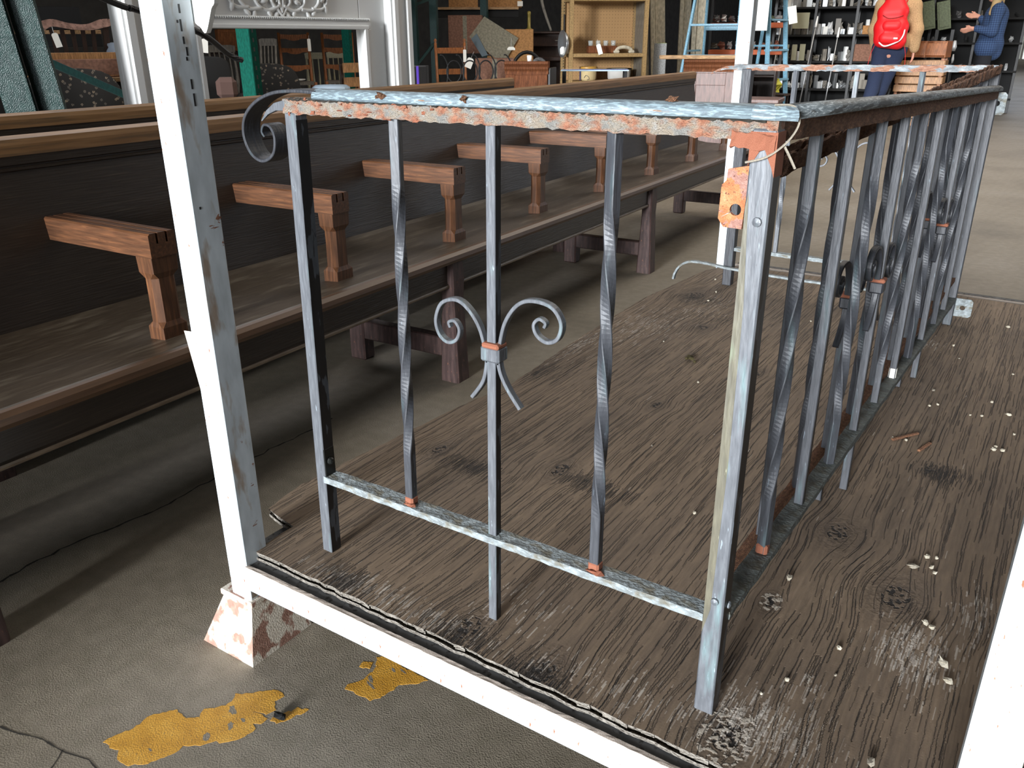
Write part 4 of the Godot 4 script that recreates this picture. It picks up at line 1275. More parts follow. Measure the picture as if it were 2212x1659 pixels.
func upright(r, x, z, yaw, w, h, m):
	var st := S()
	var B := Basis(Vector3.UP, yaw)
	var c: Vector3 = Vector3(x, 0, z) - r.position
	cb(st, c + Vector3(0, h * 0.5, 0), Vector3(w, h, 0.005), 0.001, B)
	for s in [-1, 1]: cb(st, c + B * Vector3(s * w * 0.5, h * 0.5, -0.035), Vector3(0.005, h, 0.07), 0.001, B)
	var u = obj("upright", st, m, r)
	st = S()
	for k in 24:
		if 0.6 + k * 0.05 > h: break
		cb(st, c + B * Vector3(w * 0.5 + 0.0026, 0.6 + k * 0.05, -0.03), Vector3(0.001, 0.022, 0.014), 0.0, B)
	obj("slot", st, M.black, u).set_meta("kind", "stuff")

func build_left_rack():
	# leaning green channel at the left edge
	var g := thing("steel_channel", "speckled dark green steel channel leaning at the left edge behind the pews", "steel beam", Vector3(-3.16, 0, -1.78), fc(-3.2, -1.75, -8))
	var B := Basis(Vector3(0, 0, 1), deg_to_rad(5.2))
	for e in [[-0.052, 0.0, 0.09, 0.012, "web"], [0.045, -0.02, 0.085, 0.012, "web"], [-0.006, 0.004, 0.012, 0.03, "lip"], [0.088, 0.0, 0.016, 0.05, "lip"], [-0.098, -0.03, 0.012, 0.06, "lip"]]:
		var st := S()
		cb(st, B * Vector3(e[0], 1.25, e[1]), Vector3(e[2], 2.5, e[3]), 0.002, B)
		obj(e[4], st, M.speckle, g)
	# pallet rack
	var r := thing("pallet_rack", "green pallet rack with holed uprights and braces behind the mantel", "rack", Vector3(-5, 0, -5))
	upright(r, -4.10, -3.45, fc(-4.1, -3.45, -35), 0.085, 2.6, M.teal)
	upright(r, -6.42, -6.7, fc(-6.4, -6.7, -25), 0.075, 2.6, M.teal)
	upright(r, -6.96, -8.43, fc(-7, -8.4, -20), 0.083, 2.6, M.tealdark)
	upright(r, -6.8, -8.62, fc(-7, -8.4, -20), 0.083, 2.6, M.tealdark)
	upright(r, -6.62, -9.42, fc(-6.6, -9.4, -20), 0.08, 2.6, M.tealdark)
	upright(r, -5.6, -2.4, fc(-5.6, -2.4, -20), 0.08, 2.6, M.tealdark)
	var st := S()
	var o := -Vector3(-5, 0, -5)
	bar(st, Vector3(-4.40, 1.045, -2.37) + o, Vector3(-4.28, 0.72, -3.02) + o, 0.03, 0.035)
	obj("brace", st, M.tealdark, r)
	st = S()
	bar(st, Vector3(-6.98, 0.75, -8.42) + o, Vector3(-6.8, 1.05, -8.62) + o, 0.03, 0.03)
	bar(st, Vector3(-6.9, 1.62, -9.0) + o, Vector3(-7.4, 1.3, -8.2) + o, 0.03, 0.03)
	obj("brace", st, M.tealdark, r)
	# decks: board on beams
	for e in [[-7.02, 1.46, -9.86, 1.05, 0.9], [-6.2, 0.845, -3.72, 1.1, 0.7], [-6.95, 1.163, -4.02, 0.6, 0.4], [-7.9, 1.55, -7.0, 3.0, 1.0]]:
		st = S()
		var DB := Basis(Vector3.UP, fc(e[0], e[2], 0))
		cb(st, Vector3(e[0], e[1], e[2]) + o, Vector3(e[3], 0.03, e[4]), 0.003, DB)
		var dk = obj("deck", st, M.plankwood if e[1] < 1.5 else M.darkwood, r)
		st = S()
		cb(st, Vector3(e[0], e[1] - 0.06, e[2]) + o + DB * Vector3(0, 0, e[4] * 0.45), Vector3(e[3], 0.09, 0.04), 0.003, DB)
		obj("beam", st, M.blackmat, dk)
	# carved chair, drawer front and cloth on the low deck at the left
	var c := thing("carved_chair", "carved chair with pinkish scrolled crest, lying on the low deck at left", "chair", Vector3(-6.42, 0.862, -3.82), fc(-6.4, -3.8, 4))
	st = S()
	prism(st, smooth2([Vector2(-0.27, 0.30), Vector2(-0.2, 0.30), Vector2(-0.13, 0.335), Vector2(0.0, 0.315), Vector2(0.12, 0.31), Vector2(0.2, 0.325), Vector2(0.27, 0.345), Vector2(0.27, 0.385), Vector2(0.2, 0.385), Vector2(0.1, 0.352), Vector2(-0.02, 0.36), Vector2(-0.12, 0.385), Vector2(-0.2, 0.37), Vector2(-0.28, 0.335)]), 0.0, 0.05)
	obj("crest", st, tint(tri(M.woodtex, Vector3(3, 3, 3), 0.45), "#c69c8b"), c)
	for k in 5:
		st = S()
		bar(st, Vector3(-0.12 + k * 0.06, 0.02, 0.02), Vector3(-0.14 + k * 0.07, 0.32, 0.02), 0.03, 0.015, Vector3(0, 0, 1))
		obj("splat", st, M.darkwood, c)
	for s in [-1, 1]:
		st = S()
		bar(st, Vector3(s * 0.2, 0.0, 0.02), Vector3(s * 0.23, 0.34, 0.02), 0.04, 0.04, Vector3(0, 0, 1))
		obj("post", st, M.darkwood, c)
	price_tag("upper of two pale tags hanging by the carved chair", -5.93, 1.06, -3.27, fc(-5.9, -3.27), 0.062, 0.125, 0.08)
	price_tag("small tag half hidden behind the larger tag by the carved chair", -5.9, 1.06, -3.4, fc(-5.9, -3.4), 0.04, 0.09, 0.2)
	var d := thing("drawer", "worn reddish drawer standing on its side on the low deck", "drawer", Vector3(-5.96, 0.862, -3.6), fc(-6.0, -3.6, 6))
	box("front", Vector3(0, 0.06, 0.06), Vector3(0.56, 0.12, 0.02), M.cardbrown, d, 0.004)
	box("side", Vector3(-0.25, 0.06, -0.08), Vector3(0.014, 0.11, 0.28), M.pine, d, 0.002)
	box("side", Vector3(0.25, 0.06, -0.08), Vector3(0.014, 0.11, 0.28), M.pine, d, 0.002)
	box("back", Vector3(0, 0.08, -0.2), Vector3(0.5, 0.16, 0.012), M.pine, d, 0.002)
	box("bottom", Vector3(0, 0.01, -0.07), Vector3(0.5, 0.008, 0.28), M.pine, d, 0.001)
	st = S(true)
	blob(st, Vector3(0, 0.09, 0), Vector3(0.1, 0.13, 0.08), 12, 0.1)
	var cl = obj("folded_cloth", st, plain("#8f9aa8", 0.9))
	cl.position = Vector3(-6.28, 0.90, -4.05)
	tag(cl, "pale grey-blue cloth bundle lying behind the reddish drawer", "cloth")
	carton("dark box high on the rack above the carved chair", -6.9, 1.18, -4.0, fc(-6.9, -4, 0), Vector3(0.34, 0.16, 0.3), M.blackmat, false)
	armchair("dark floral armchair with pale flowers beside the leaning green channel", -5.5, -3.3, fc(-5.5, -3.3, 18), 0.66, 0.93, M.floral)
	# things seen through the mantel opening
	var b := thing("tall_back_chair", "black tall-backed upholstered chair at the left of the mantel opening", "chair", Vector3(-5.73, 0, -4.48), fc(-5.7, -4.5, 20))
	st = S(true)
	prism(st, smooth2([Vector2(-0.13, 0.42), Vector2(0.13, 0.42), Vector2(0.15, 0.85), Vector2(0.1, 0.97), Vector2(-0.1, 0.97), Vector2(-0.15, 0.85)]), -0.06, 0.0)
	obj("backrest", st, M.blackmat, b)
	box("seat", Vector3(0, 0.42, 0.16), Vector3(0.32, 0.08, 0.36), M.blackmat, b, 0.02)
	for sx in [-1, 1]:
		for sz in [0.0, 0.3]: box("leg", Vector3(sx * 0.13, 0.19, sz), Vector3(0.035, 0.38, 0.035), M.blackwood, b, 0.004)
	price_tag("white tag hanging in front of the black tall-backed chair", -5.42, 1.015, -4.2, fc(-5.4, -4.2), 0.045, 0.095, -0.1)
	spindle_chair("grey weathered spindle chair left of the nearest teal upright", -8.05, -6.5, fc(-8, -6.5, 12), 0.3, 1.05, 0.5, 6, M.ash)
	spindle_chair("narrow grey spindle chair just right of the nearest teal upright", -7.59, -6.66, fc(-7.6, -6.6, -20), 0.19, 1.115, 0.55, 5, M.ash)
	var cbn := thing("small_cabinet", "small orange-brown cabinet in the dark behind the teal upright", "cabinet", Vector3(-8.8, 0.98, -7.18), fc(-8.8, -7.2, 10))
	box("body", Vector3(0, 0.12, 0), Vector3(0.26, 0.24, 0.2), M.oak, cbn, 0.006)
	box("door", Vector3(0, 0.12, 0.105), Vector3(0.2, 0.17, 0.012), M.oak, cbn, 0.004)
	var tb := thing("side_table", "dark side table carrying the small orange-brown cabinet", "table", Vector3(-8.8, 0, -7.18), fc(-8.8, -7.2, 10))
	box("top", Vector3(0, 0.96, 0), Vector3(0.5, 0.03, 0.4), M.darkwood, tb)
	for sx in [-1, 1]:
		for sz in [-1, 1]: box("leg", Vector3(sx * 0.21, 0.47, sz * 0.16), Vector3(0.04, 0.94, 0.04), M.darkwood, tb)
	var us := thing("upholstered_stool", "padded stool with pink top and blue band beside the black chair", "stool", Vector3(-5.08, 0, -4.08), fc(-5.1, -4.1))
	box("cushion", Vector3(0, 0.79, 0), Vector3(0.14, 0.14, 0.18), plain("#564039", 0.95), us, 0.03)
	box("band", Vector3(0, 0.69, 0), Vector3(0.145, 0.06, 0.185), plain("#23253a", 0.9), us, 0.01)
	box("seat", Vector3(0, 0.63, 0), Vector3(0.2, 0.06, 0.2), M.pine, us, 0.006)
	for sx in [-1, 1]:
		for sz in [-1, 1]: box("leg", Vector3(sx * 0.08, 0.3, sz * 0.08), Vector3(0.03, 0.6, 0.03), M.pine, us)
	armchair("dark round-backed armchair with faint flowers behind the nearest teal upright", -6.6, -5.85, fc(-6.6, -5.8, 5), 0.62, 0.885, M.floral)
	ladder_chair("orange ladder-back chair, left of the pair in the mantel opening, with a white tag", -7.65, -7.17, fc(-7.6, -7.2, 4), 0.35, 1.175, 0.64, [1.13, 0.985, 0.80], M.oak, M.ash)
	ladder_chair("orange ladder-back chair, right of the pair, behind the second teal upright", -7.45, -7.66, fc(-7.5, -7.6, 4), 0.37, 1.175, 0.64, [1.13, 0.985, 0.80], M.oak, M.ash)
	price_tag("white tag on the right post of the left ladder-back chair", -7.44, 0.98, -7.18, fc(-7.5, -7.2), 0.036, 0.13)
	spindle_chair("cream painted spindle chair between the two orange ladder-back chairs", -7.95, -7.75, fc(-8, -7.8), 0.24, 0.955, 0.5, 4, M.creamchair)
	spindle_chair("cream painted spindle chair behind the right orange ladder-back chair", -8.15, -8.3, fc(-7.8, -7.9), 0.22, 0.955, 0.5, 4, M.creamchair)
	st = S(true)
	lathe(st, [Vector2(0, 0), Vector2(0.05, 0.0), Vector2(0.095, 0.018), Vector2(0.09, 0.022), Vector2(0.045, 0.006), Vector2(0, 0.006)], 16)
	var pl = obj("plate", st, M.whitemat)
	pl.position = Vector3(-7.62, 0.662, -7.12)
	tag(pl, "white dish lying on the seat of the left ladder-back chair", "dish")
	var so := thing("round_stool", "round stool with pale blue padded top below the ladder-back chairs", "stool", Vector3(-5.73, 0, -5.75))
	st = S(true)
	lathe(st, [Vector2(0, 0.66), Vector2(0.15, 0.66), Vector2(0.17, 0.68), Vector2(0.168, 0.705), Vector2(0.14, 0.722), Vector2(0, 0.728)], 24)
	obj("seat", st, plain("#9fb0bd", 0.4), so)
	for k in 4:
		st = S(true)
		var an := TAU * k / 4.0 + 0.4
		tube(st, [Vector3(cos(an) * 0.2, 0, sin(an) * 0.2), Vector3(cos(an) * 0.12, 0.66, sin(an) * 0.12)], 0.014, 8)
		obj("leg", st, M.pine, so)
	var ch := thing("child_chair", "small pale plywood school chair at the right of the mantel opening", "chair", Vector3(-6.2, 0, -6.55), fc(-6.2, -6.5, 25))
	for y in [0.835, 0.7]:
		st = S()
		prism(st, [Vector2(-0.11, -0.01), Vector2(-0.05, -0.022), Vector2(0.05, -0.022), Vector2(0.11, -0.01), Vector2(0.11, 0.0), Vector2(0.05, -0.012), Vector2(-0.05, -0.012), Vector2(-0.11, 0.0)], -y - 0.05, -y + 0.04, Transform3D(Basis(Vector3(1, 0, 0), Vector3(0, 0, 1), Vector3(0, -1, 0)), Vector3.ZERO))
		obj("backrest", st, M.pine, ch)
	for s in [-1, 1]:
		st = S()
		sweep(st, smooth_path([Vector3(s * 0.12, 0, -0.05), Vector3(s * 0.12, 0.45, -0.02), Vector3(s * 0.115, 0.7, -0.03), Vector3(s * 0.11, 0.875, -0.05)], 4), rect(0.02, 0.035, 0.003), Vector3(1, 0, 0))
		obj("post", st, M.darkwood, ch)
		box("leg", Vector3(s * 0.12, 0.2, 0.22), Vector3(0.025, 0.42, 0.03), M.darkwood, ch)
	box("seat", Vector3(0, 0.43, 0.1), Vector3(0.27, 0.016, 0.28), M.pine, ch, 0.004)

# ------------------------------------------------------------------ white mantel
func build_mantel():
	var X := -3.2
	var o := thing("mantel", "white fireplace mantel with moulded opening and leaf ornament standing behind the pews", "fireplace mantel", Vector3(X, 0, -2.95))
	# profile runs along z; front faces +x
	var bz = func(name, z0, z1, y0, y1, d0, d1, par = null):
		return box(name, Vector3((d0 + d1) * 0.5, (y0 + y1) * 0.5, (z0 + z1) * 0.5 + 2.95), Vector3(d1 - d0, y1 - y0, abs(z1 - z0)), M.mantel, par if par else o, 0.004)
	for e in [[-2.08, -2.44, 1], [-3.81, -3.45, -1]]:
		var s: float = -e[2]
		var z0: float = e[0]
		var lg = bz.call("jamb", z0, e[1], 0.0, 1.62, -0.03, 0.0)
		# pilaster of stepped boards at the outer side
		bz.call("pilaster", z0, z0 + s * 0.17, 0.0, 1.62, 0.0, 0.05, lg)
		bz.call("pilaster_moulding", z0 + s * 0.012, z0 + s * 0.05, 0.12, 1.6, 0.05, 0.064, lg)
		bz.call("pilaster_moulding", z0 + s * 0.12, z0 + s * 0.155, 0.12, 1.6, 0.05, 0.064, lg)
		bz.call("plinth", z0 - s * 0.01, z0 + s * 0.185, 0.0, 0.14, 0.0, 0.075, lg)
		bz.call("opening_trim", e[1] - s * 0.055, e[1], 0.0, 1.15, 0.0, 0.028, lg)
		bz.call("opening_trim", e[1] - s * 0.022, e[1] + s * 0.004, 0.0, 1.15, 0.028, 0.04, lg)
	var fr = bz.call("frieze", -2.44, -3.45, 1.15, 1.62, -0.03, 0.0)
	bz.call("frieze_trim", -2.385, -3.505, 1.15, 1.2, 0.0, 0.028, fr)
	bz.call("frieze_trim", -2.41, -3.48, 1.146, 1.166, 0.028, 0.04, fr)
	var st := S()
	for k in 90: blob(st, Vector3(0.03, 1.192, 2.95 - lerpf(2.4, 3.49, k / 89.0)), Vector3(0.006, 0.006, 0.005), 5, 0.0)
	obj("bead_row", st, M.mantel, fr).set_meta("kind", "stuff")
	bz.call("shelf", -2.0, -3.9, 1.62, 1.68, -0.18, 0.16)
	# applied leaf ornament: mirrored scrolls, leaves and berries, hanging to a point
	var cz := 2.95 - 2.93
	for s in [-1, 1]:
		var vines := [
			[Vector2(0.0, 1.20), Vector2(0.03, 1.235), Vector2(0.055, 1.26), Vector2(0.045, 1.29), Vector2(0.02, 1.28), Vector2(0.025, 1.26)],
			[Vector2(0.01, 1.245), Vector2(0.07, 1.225), Vector2(0.12, 1.235), Vector2(0.15, 1.27), Vector2(0.13, 1.305), Vector2(0.10, 1.295), Vector2(0.105, 1.27)],
			[Vector2(0.12, 1.232), Vector2(0.19, 1.23), Vector2(0.235, 1.26), Vector2(0.24, 1.30), Vector2(0.21, 1.33), Vector2(0.185, 1.31)],
			[Vector2(0.19, 1.235), Vector2(0.25, 1.235), Vector2(0.285, 1.255), Vector2(0.30, 1.29)],
			[Vector2(0.0, 1.215), Vector2(0.012, 1.27), Vector2(0.02, 1.34), Vector2(0.06, 1.40), Vector2(0.1, 1.38)],
			[Vector2(0.235, 1.30), Vector2(0.29, 1.33), Vector2(0.33, 1.38), Vector2(0.31, 1.41)]]
		for v in vines:
			st = S(true)
			var pts := []
			for w in v: pts.append(Vector3(0.004, w.y, cz + s * w.x))
			pts = smooth_path(pts, 5)
			var n := pts.size()
			sweep(st, pts, circ(0.009, 6), Vector3(1, 0, 0), null, func(i): return 1.1 - 0.6 * float(i) / n)
			obj("ornament_vine", st, M.mantel, fr)
		for lf in [[0.075, 1.215, 0.6], [0.165, 1.205, -0.5], [0.2, 1.215, 0.9], [0.1, 1.26, 1.8], [0.26, 1.275, 1.2], [0.035, 1.205, -0.9], [0.015, 1.19, -1.4], [0.28, 1.24, -0.3]]:
			st = S(true)
			var B := Basis(Vector3(1, 0, 0), lf[2] * s)
			var rings := []
			for e in [[-0.024, 0.002], [-0.012, 0.010], [0.004, 0.012], [0.018, 0.006], [0.028, 0.001]]:
				var ring := []
				for v in circ(1.0, 6): ring.append(Vector3(0.004, lf[1], cz + s * lf[0]) + B * Vector3(v.x * e[1] * 0.8, e[0], v.y * e[1]))
				rings.append(ring)
			loft(st, rings)
			obj("ornament_leaf", st, M.mantel, fr)

# ------------------------------------------------------------------ middle of the background
func make_panel_end(label, x, z, yaw, W, H, m):
	var o := thing("pew_end", label, "pew end", Vector3(x, 0, z), yaw)
	box("panel_board", Vector3(0, H * 0.5 - 0.03, 0), Vector3(W, H - 0.06, 0.05), m, o, 0.004)
	var st := S()
	prism(st, [Vector2(-0.03, H - 0.10), Vector2(0.034, H - 0.10), Vector2(0.034, H - 0.085), Vector2(0.028, H - 0.075), Vector2(0.042, H - 0.06), Vector2(0.045, H - 0.045), Vector2(0.03, H - 0.035), Vector2(0.048, H - 0.02), Vector2(0.045, H - 0.004), Vector2(0.035, H), Vector2(-0.035, H)], -W * 0.52, W * 0.52, Transform3D(Basis(Vector3(0, 0, 1), Vector3(0, 1, 0), Vector3(-1, 0, 0)), Vector3.ZERO))
	obj("moulded_cap", st, M.cherry, o)
	for s in [-1, 1]: box("stile", Vector3(s * W * 0.385, (H - 0.1) * 0.5, 0.03), Vector3(W * 0.23, H - 0.11, 0.014), m, o, 0.003)
	box("rail", Vector3(0, H - 0.16, 0.0295), Vector3(W * 0.55, 0.10, 0.013), m, o, 0.003)
	box("rail", Vector3(0, 0.08, 0.0295), Vector3(W * 0.55, 0.16, 0.013), m, o, 0.003)
	box("support_board", Vector3(W * 0.5 + 0.012, H * 0.48, -0.12), Vector3(0.025, H * 0.93, 0.28), M.blackwood, o, 0.004)
	return o

func build_middle():
	var dk := thing("dark_chair", "dark padded chair back with a purple ribbon, right of the mantel", "chair", Vector3(-5.1, 0, -6.2), fc(-5.1, -6.2, 8))
	box("backrest", Vector3(0, 0.76, -0.1), Vector3(0.22, 0.24, 0.04), M.blackwood, dk, 0.02)
	box("ribbon", Vector3(0.02, 0.76, -0.078), Vector3(0.022, 0.23, 0.004), M.purple, dk, 0.001)
	box("seat", Vector3(0, 0.45, 0.08), Vector3(0.3, 0.06, 0.34), M.blackwood, dk, 0.01)
	for sx in [-1, 1]:
		box("leg", Vector3(sx * 0.11, 0.44, -0.1), Vector3(0.03, 0.88, 0.03), M.blackwood, dk)
		box("leg", Vector3(sx * 0.12, 0.21, 0.22), Vector3(0.03, 0.42, 0.03), M.blackwood, dk)
	ladder_chair("orange ladder-back chair with turned finials in front of the grey cardboard", -6.2, -8.24, fc(-6.2, -8.2, 14), 0.37, 1.055, 0.48, [0.975, 0.745, 0.6], M.oak, M.ash, true)
	price_tag("pale tag curling on the finialed ladder-back chair", -5.92, 0.80, -8.1, fc(-5.9, -8.1), 0.075, 0.11, -0.4)
	price_tag("narrow white tag on the right post of the finialed ladder-back chair", -5.97, 0.86, -8.12, fc(-5.9, -8.1), 0.036, 0.13)
	# open carton with a big grey flap
	var c := thing("open_carton", "large open cardboard carton with a grey flap tipped over the chair", "cardboard box", Vector3(-6.1, 0, -9.1), fc(-6.1, -9.1, 0))
	box("body", Vector3(0.08, 0.62, -0.1), Vector3(0.56, 1.17, 0.4), M.card, c, 0.004)
	var st := S()
	var B := Basis(Vector3(0, 0, 1), -0.62)
	prism(st, [Vector2(-0.29, -0.13), Vector2(0.22, -0.15), Vector2(0.20, 0.2), Vector2(-0.27, 0.16)], 0.0, 0.006, Transform3D(B, Vector3(-0.1, 1.06, 0.13)))
	obj("flap", st, M.cardgrey, c)
	st = S()
	prism(st, [Vector2(-0.25, 0.0), Vector2(-0.12, -0.2), Vector2(-0.05, -0.18), Vector2(-0.18, 0.06)], 0.0, 0.006, Transform3D(Basis(), Vector3(-0.14, 1.1, 0.145)))
	obj("flap", st, plain("#59656b", 0.8), c)
	carton("pinkish brown carton standing in the dark rack left of the grey flap", -6.77, 0.93, -9.25, fc(-6.8, -9.2, -6), Vector3(0.42, 0.44, 0.3), M.cardbrown)
	carton("flat tan carton on the upper rack deck, left", -7.18, 1.475, -9.76, fc(-7.2, -9.8), Vector3(0.38, 0.2, 0.4), M.card, false)
	carton("larger tan carton with a white label on the upper rack deck", -6.72, 1.475, -10.06, fc(-6.7, -10), Vector3(0.44, 0.3, 0.4), M.card, false)
	st = S()
	cb(st, Vector3.ZERO, Vector3(0.07, 0.06, 0.002), 0.0)
	var lb = obj("label", st, M.paper)
	lb.transform = Transform3D(Basis(Vector3.UP, fc(-6.7, -10)), Vector3(-6.43, 1.52, -9.985))
	tag(lb, "small white label at the corner of the upper tan carton", "label")
	# wrought iron scroll back
	var ir := thing("iron_bench", "dark wrought iron bench back with ring scrolls beside the pale tag", "bench", Vector3(-5.34, 0, -7.49), fc(-5.3, -7.5, 6))
	for k in 4:
		st = S(true)
		var pts := []
		var cx := -0.25 + k * 0.165
		for i in 20: pts.append(Vector3(cx + cos(TAU * i / 20.0) * 0.075, 0.79 + sin(TAU * i / 20.0) * 0.105, 0))
		sweep(st, pts, circ(0.007, 6), Vector3(0, 0, 1), null, null, true)
		obj("ring", st, M.black, ir)
	for k in 5:
		st = S(true)
		var cx := -0.33 + k * 0.165
		tube(st, smooth_path([Vector3(cx, 0.0, 0), Vector3(cx, 0.6, 0), Vector3(cx + 0.02, 0.82, 0), Vector3(cx - 0.02, 0.93, 0), Vector3(cx - 0.06, 0.95, 0)], 4), 0.007, 6)
		obj("upright_rod", st, M.black, ir)
	st = S(true)
	tube(st, [Vector3(-0.36, 0.67, 0), Vector3(0.36, 0.67, 0)], 0.008, 6)
	obj("cross_rod", st, M.black, ir)
	box("seat", Vector3(0, 0.45, 0.18), Vector3(0.72, 0.02, 0.36), M.black, ir)
	carton("brown carton on a crate behind the iron bench rings", -5.55, 0.66, -8.1, fc(-5.5, -8), Vector3(0.42, 0.24, 0.26), M.cardbrown)
	carton("plain carton below the brown one, mostly hidden by the pews", -5.55, 0.0, -8.1, fc(-5.5, -8), Vector3(0.42, 0.655, 0.26), M.cardbrown)
	# dark piano-like cabinet with things on it
	var pn := thing("dark_cabinet", "long dark wooden cabinet with moulded ledges behind the pew end", "cabinet", Vector3(-5.75, 0, -10.3), fc(-5.8, -10.3, 4))
	box("body", Vector3(0, 0.58, 0), Vector3(1.7, 1.16, 0.5), M.darkwood, pn, 0.01)
	box("top", Vector3(0, 1.17, 0.02), Vector3(1.76, 0.025, 0.56), M.darkwood, pn, 0.006)
	box("ledge", Vector3(0, 1.02, 0.27), Vector3(1.7, 0.03, 0.08), M.darkwood, pn, 0.006)
	box("ledge", Vector3(0, 0.86, 0.32), Vector3(1.7, 0.05, 0.16), M.darkwood, pn, 0.006)
	box("metal_strip", Vector3(-0.1, 1.075, 0.256), Vector3(0.4, 0.012, 0.01), M.ash, pn, 0.002)
	var lp := thing("brass_lamp", "yellow brass column lamp base on the dark cabinet", "lamp base", Vector3(-6.27, 1.183, -9.95))
	st = S(true)
	lathe(st, [Vector2(0.0, 0), Vector2(0.055, 0), Vector2(0.05, 0.03), Vector2(0.022, 0.05), Vector2(0.02, 0.2), Vector2(0.026, 0.22), Vector2(0.02, 0.24), Vector2(0.0, 0.25)], 14)
	obj("column", st, plain("#8a7a3a", 0.4, 0.3), lp)
	for e in [[-6.1, -10.05, 1, "pale curved leg of an upturned table, left one on the dark cabinet"], [-5.62, -10.35, -1, "pale curved leg of an upturned table, right one on the dark cabinet"]]:
		var lg := thing("curved_leg", e[3], "table leg", Vector3(e[0], 1.183, e[1]), fc(e[0], e[1]))
		st = S(true)
		var s: float = e[2]
		sweep(st, smooth_path([Vector3(s * 0.09, 0.01, 0), Vector3(s * 0.03, 0.16, 0), Vector3(-s * 0.03, 0.34, 0), Vector3(-s * 0.05, 0.5, 0), Vector3(-s * 0.07, 0.62, 0)], 5), circ(0.015, 8), Vector3(0, 0, 1), null, func(i): return 1.0 + 0.03 * i)
		obj("leg", st, M.ash, lg)
		if s < 0: box("cross_piece", Vector3(0.02, 0.2, 0), Vector3(0.3, 0.02, 0.02), M.ash, lg)
	for e in [[-5.52, -8.76, 0.36, 0.975, "black round-backed chair behind the near panelled pew end", M.blackwood], [-4.86, -7.95, 0.2, 0.92, "grey round-backed chair standing between pew end and pegboard unit", M.ledge]]:
		var bc := thing("round_back_chair", e[4], "chair", Vector3(e[0], 0, e[1]), fc(e[0], e[1], 10))
		st = S(true)
		var pts := []
		for i in 13:
			var an := PI * i / 12.0
			pts.append(Vector3(-cos(an) * e[2] * 0.5, 0.72 + sin(an) * (e[3] - 0.74), -0.12))
		pts.push_front(Vector3(-e[2] * 0.48, 0, -0.12)); pts.append(Vector3(e[2] * 0.48, 0, -0.12))
		sweep(st, pts, circ(0.02, 8), Vector3(0, 0, 1))
		obj("bent_frame", st, e[5], bc)
		box("back_slat", Vector3(0, 0.82, -0.12), Vector3(e[2] * 0.8, 0.06, 0.02), e[5], bc, 0.004)
		box("seat", Vector3(0, 0.45, 0.05), Vector3(e[2], 0.03, 0.36), e[5], bc, 0.008)
		for sx in [-1, 1]: box("leg", Vector3(sx * e[2] * 0.42, 0.22, 0.2), Vector3(0.03, 0.44, 0.03), e[5], bc)
	price_tag("flat white tag on the black round-backed chair", -5.66, 0.98, -8.6, fc(-5.6, -8.6), 0.09, 0.035, 0.0)
	price_tag("white tag with a dark line hanging beside the pegboard unit", -4.55, 0.955, -7.9, fc(-4.5, -7.8), 0.085, 0.07, 0.1)
	make_panel_end("reddish panelled pew end with moulded top, left of the pegboard unit", -4.0, -6.32, fc(-4, -6.3, -12), 0.36, 0.925, M.cherry)
	st = S(true)
	lathe(st, [Vector2(0.0, 0), Vector2(0.018, 0), Vector2(0.021, 0.045), Vector2(0.018, 0.045), Vector2(0.016, 0.005), Vector2(0, 0.005)], 14)
	var cu = obj("cup", st, M.whitemat)
	cu.position = Vector3(-3.98, 0.926, -6.325)
	tag(cu, "small white cup standing on the reddish pew end", "cup")
	# pegboard shelving unit
	var uy := deg_to_rad(42)
	var U := Vector3(-4.31, 0, -8.28)
	var u := thing("shelf_unit", "tan metal shelving unit with a pegboard back", "shelf unit", U, uy)
	for sx in [-1, 1]:
		for sz in [-1, 1]: box("post", Vector3(sx * 0.385, 1.05, sz * 0.2), Vector3(0.04, 2.1, 0.04), M.tan, u, 0.003)
	for sx in [-1, 1]:
		st = S()
		for k in 60: cb(st, Vector3(sx * 0.385 - 0.0205, 0.35 + k * 0.028, -0.2), Vector3(0.002, 0.014, 0.008), 0.0)
		for k in 60: cb(st, Vector3(sx * 0.385 + 0.006, 0.35 + k * 0.028, -0.1795), Vector3(0.008, 0.014, 0.002), 0.0)
		obj("slot_row", st, M.black, u).set_meta("kind", "stuff")
	box("pegboard", Vector3(0, 1.05, -0.205), Vector3(0.74, 2.06, 0.006), M.peg, u, 0.0)
	box("side_panel", Vector3(0.388, 1.05, 0), Vector3(0.004, 2.06, 0.36), M.ash, u, 0.0)
	for y in [0.25, 0.675, 0.94, 1.46, 2.0]: box("shelf", Vector3(0, y, 0), Vector3(0.76, 0.035, 0.43), M.tan, u, 0.003)
	var pn2 := thing("hanging_pan", "grey enamel pan hung on the side of the pegboard unit", "pan", Vector3(-4.52, 0.92, -7.87), deg_to_rad(-40))
	st = S(true)
	var Bp := Basis(Vector3(1, 0, 0), PI / 2)
	lathe(st, [Vector2(0, 0), Vector2(0.10, 0), Vector2(0.13, 0.04), Vector2(0.125, 0.042), Vector2(0.097, 0.006), Vector2(0, 0.006)], 20, Vector3(0, 0.13, 0), Bp)
	obj("bowl", st, M.steel, pn2)
	box("handle", Vector3(0, 0.32, 0.02), Vector3(0.025, 0.16, 0.012), M.black, pn2, 0.004)
	var tr := thing("glass_tray", "wooden tray with a row of small glasses on the pegboard unit", "tray", Vector3(-4.32, 0.958, -8.27), uy)
	box("tray_base", Vector3(0, 0.035, 0), Vector3(0.30, 0.07, 0.12), M.cherry, tr, 0.006)
	for k in 4:
		st = S(true)
		lathe(st, [Vector2(0.0, 0.071), Vector2(0.022, 0.071), Vector2(0.027, 0.12), Vector2(0.025, 0.12), Vector2(0.02, 0.076), Vector2(0, 0.076)], 14, Vector3(-0.12 + k * 0.08, 0, 0))
		obj("glass", st, M.glass, tr)
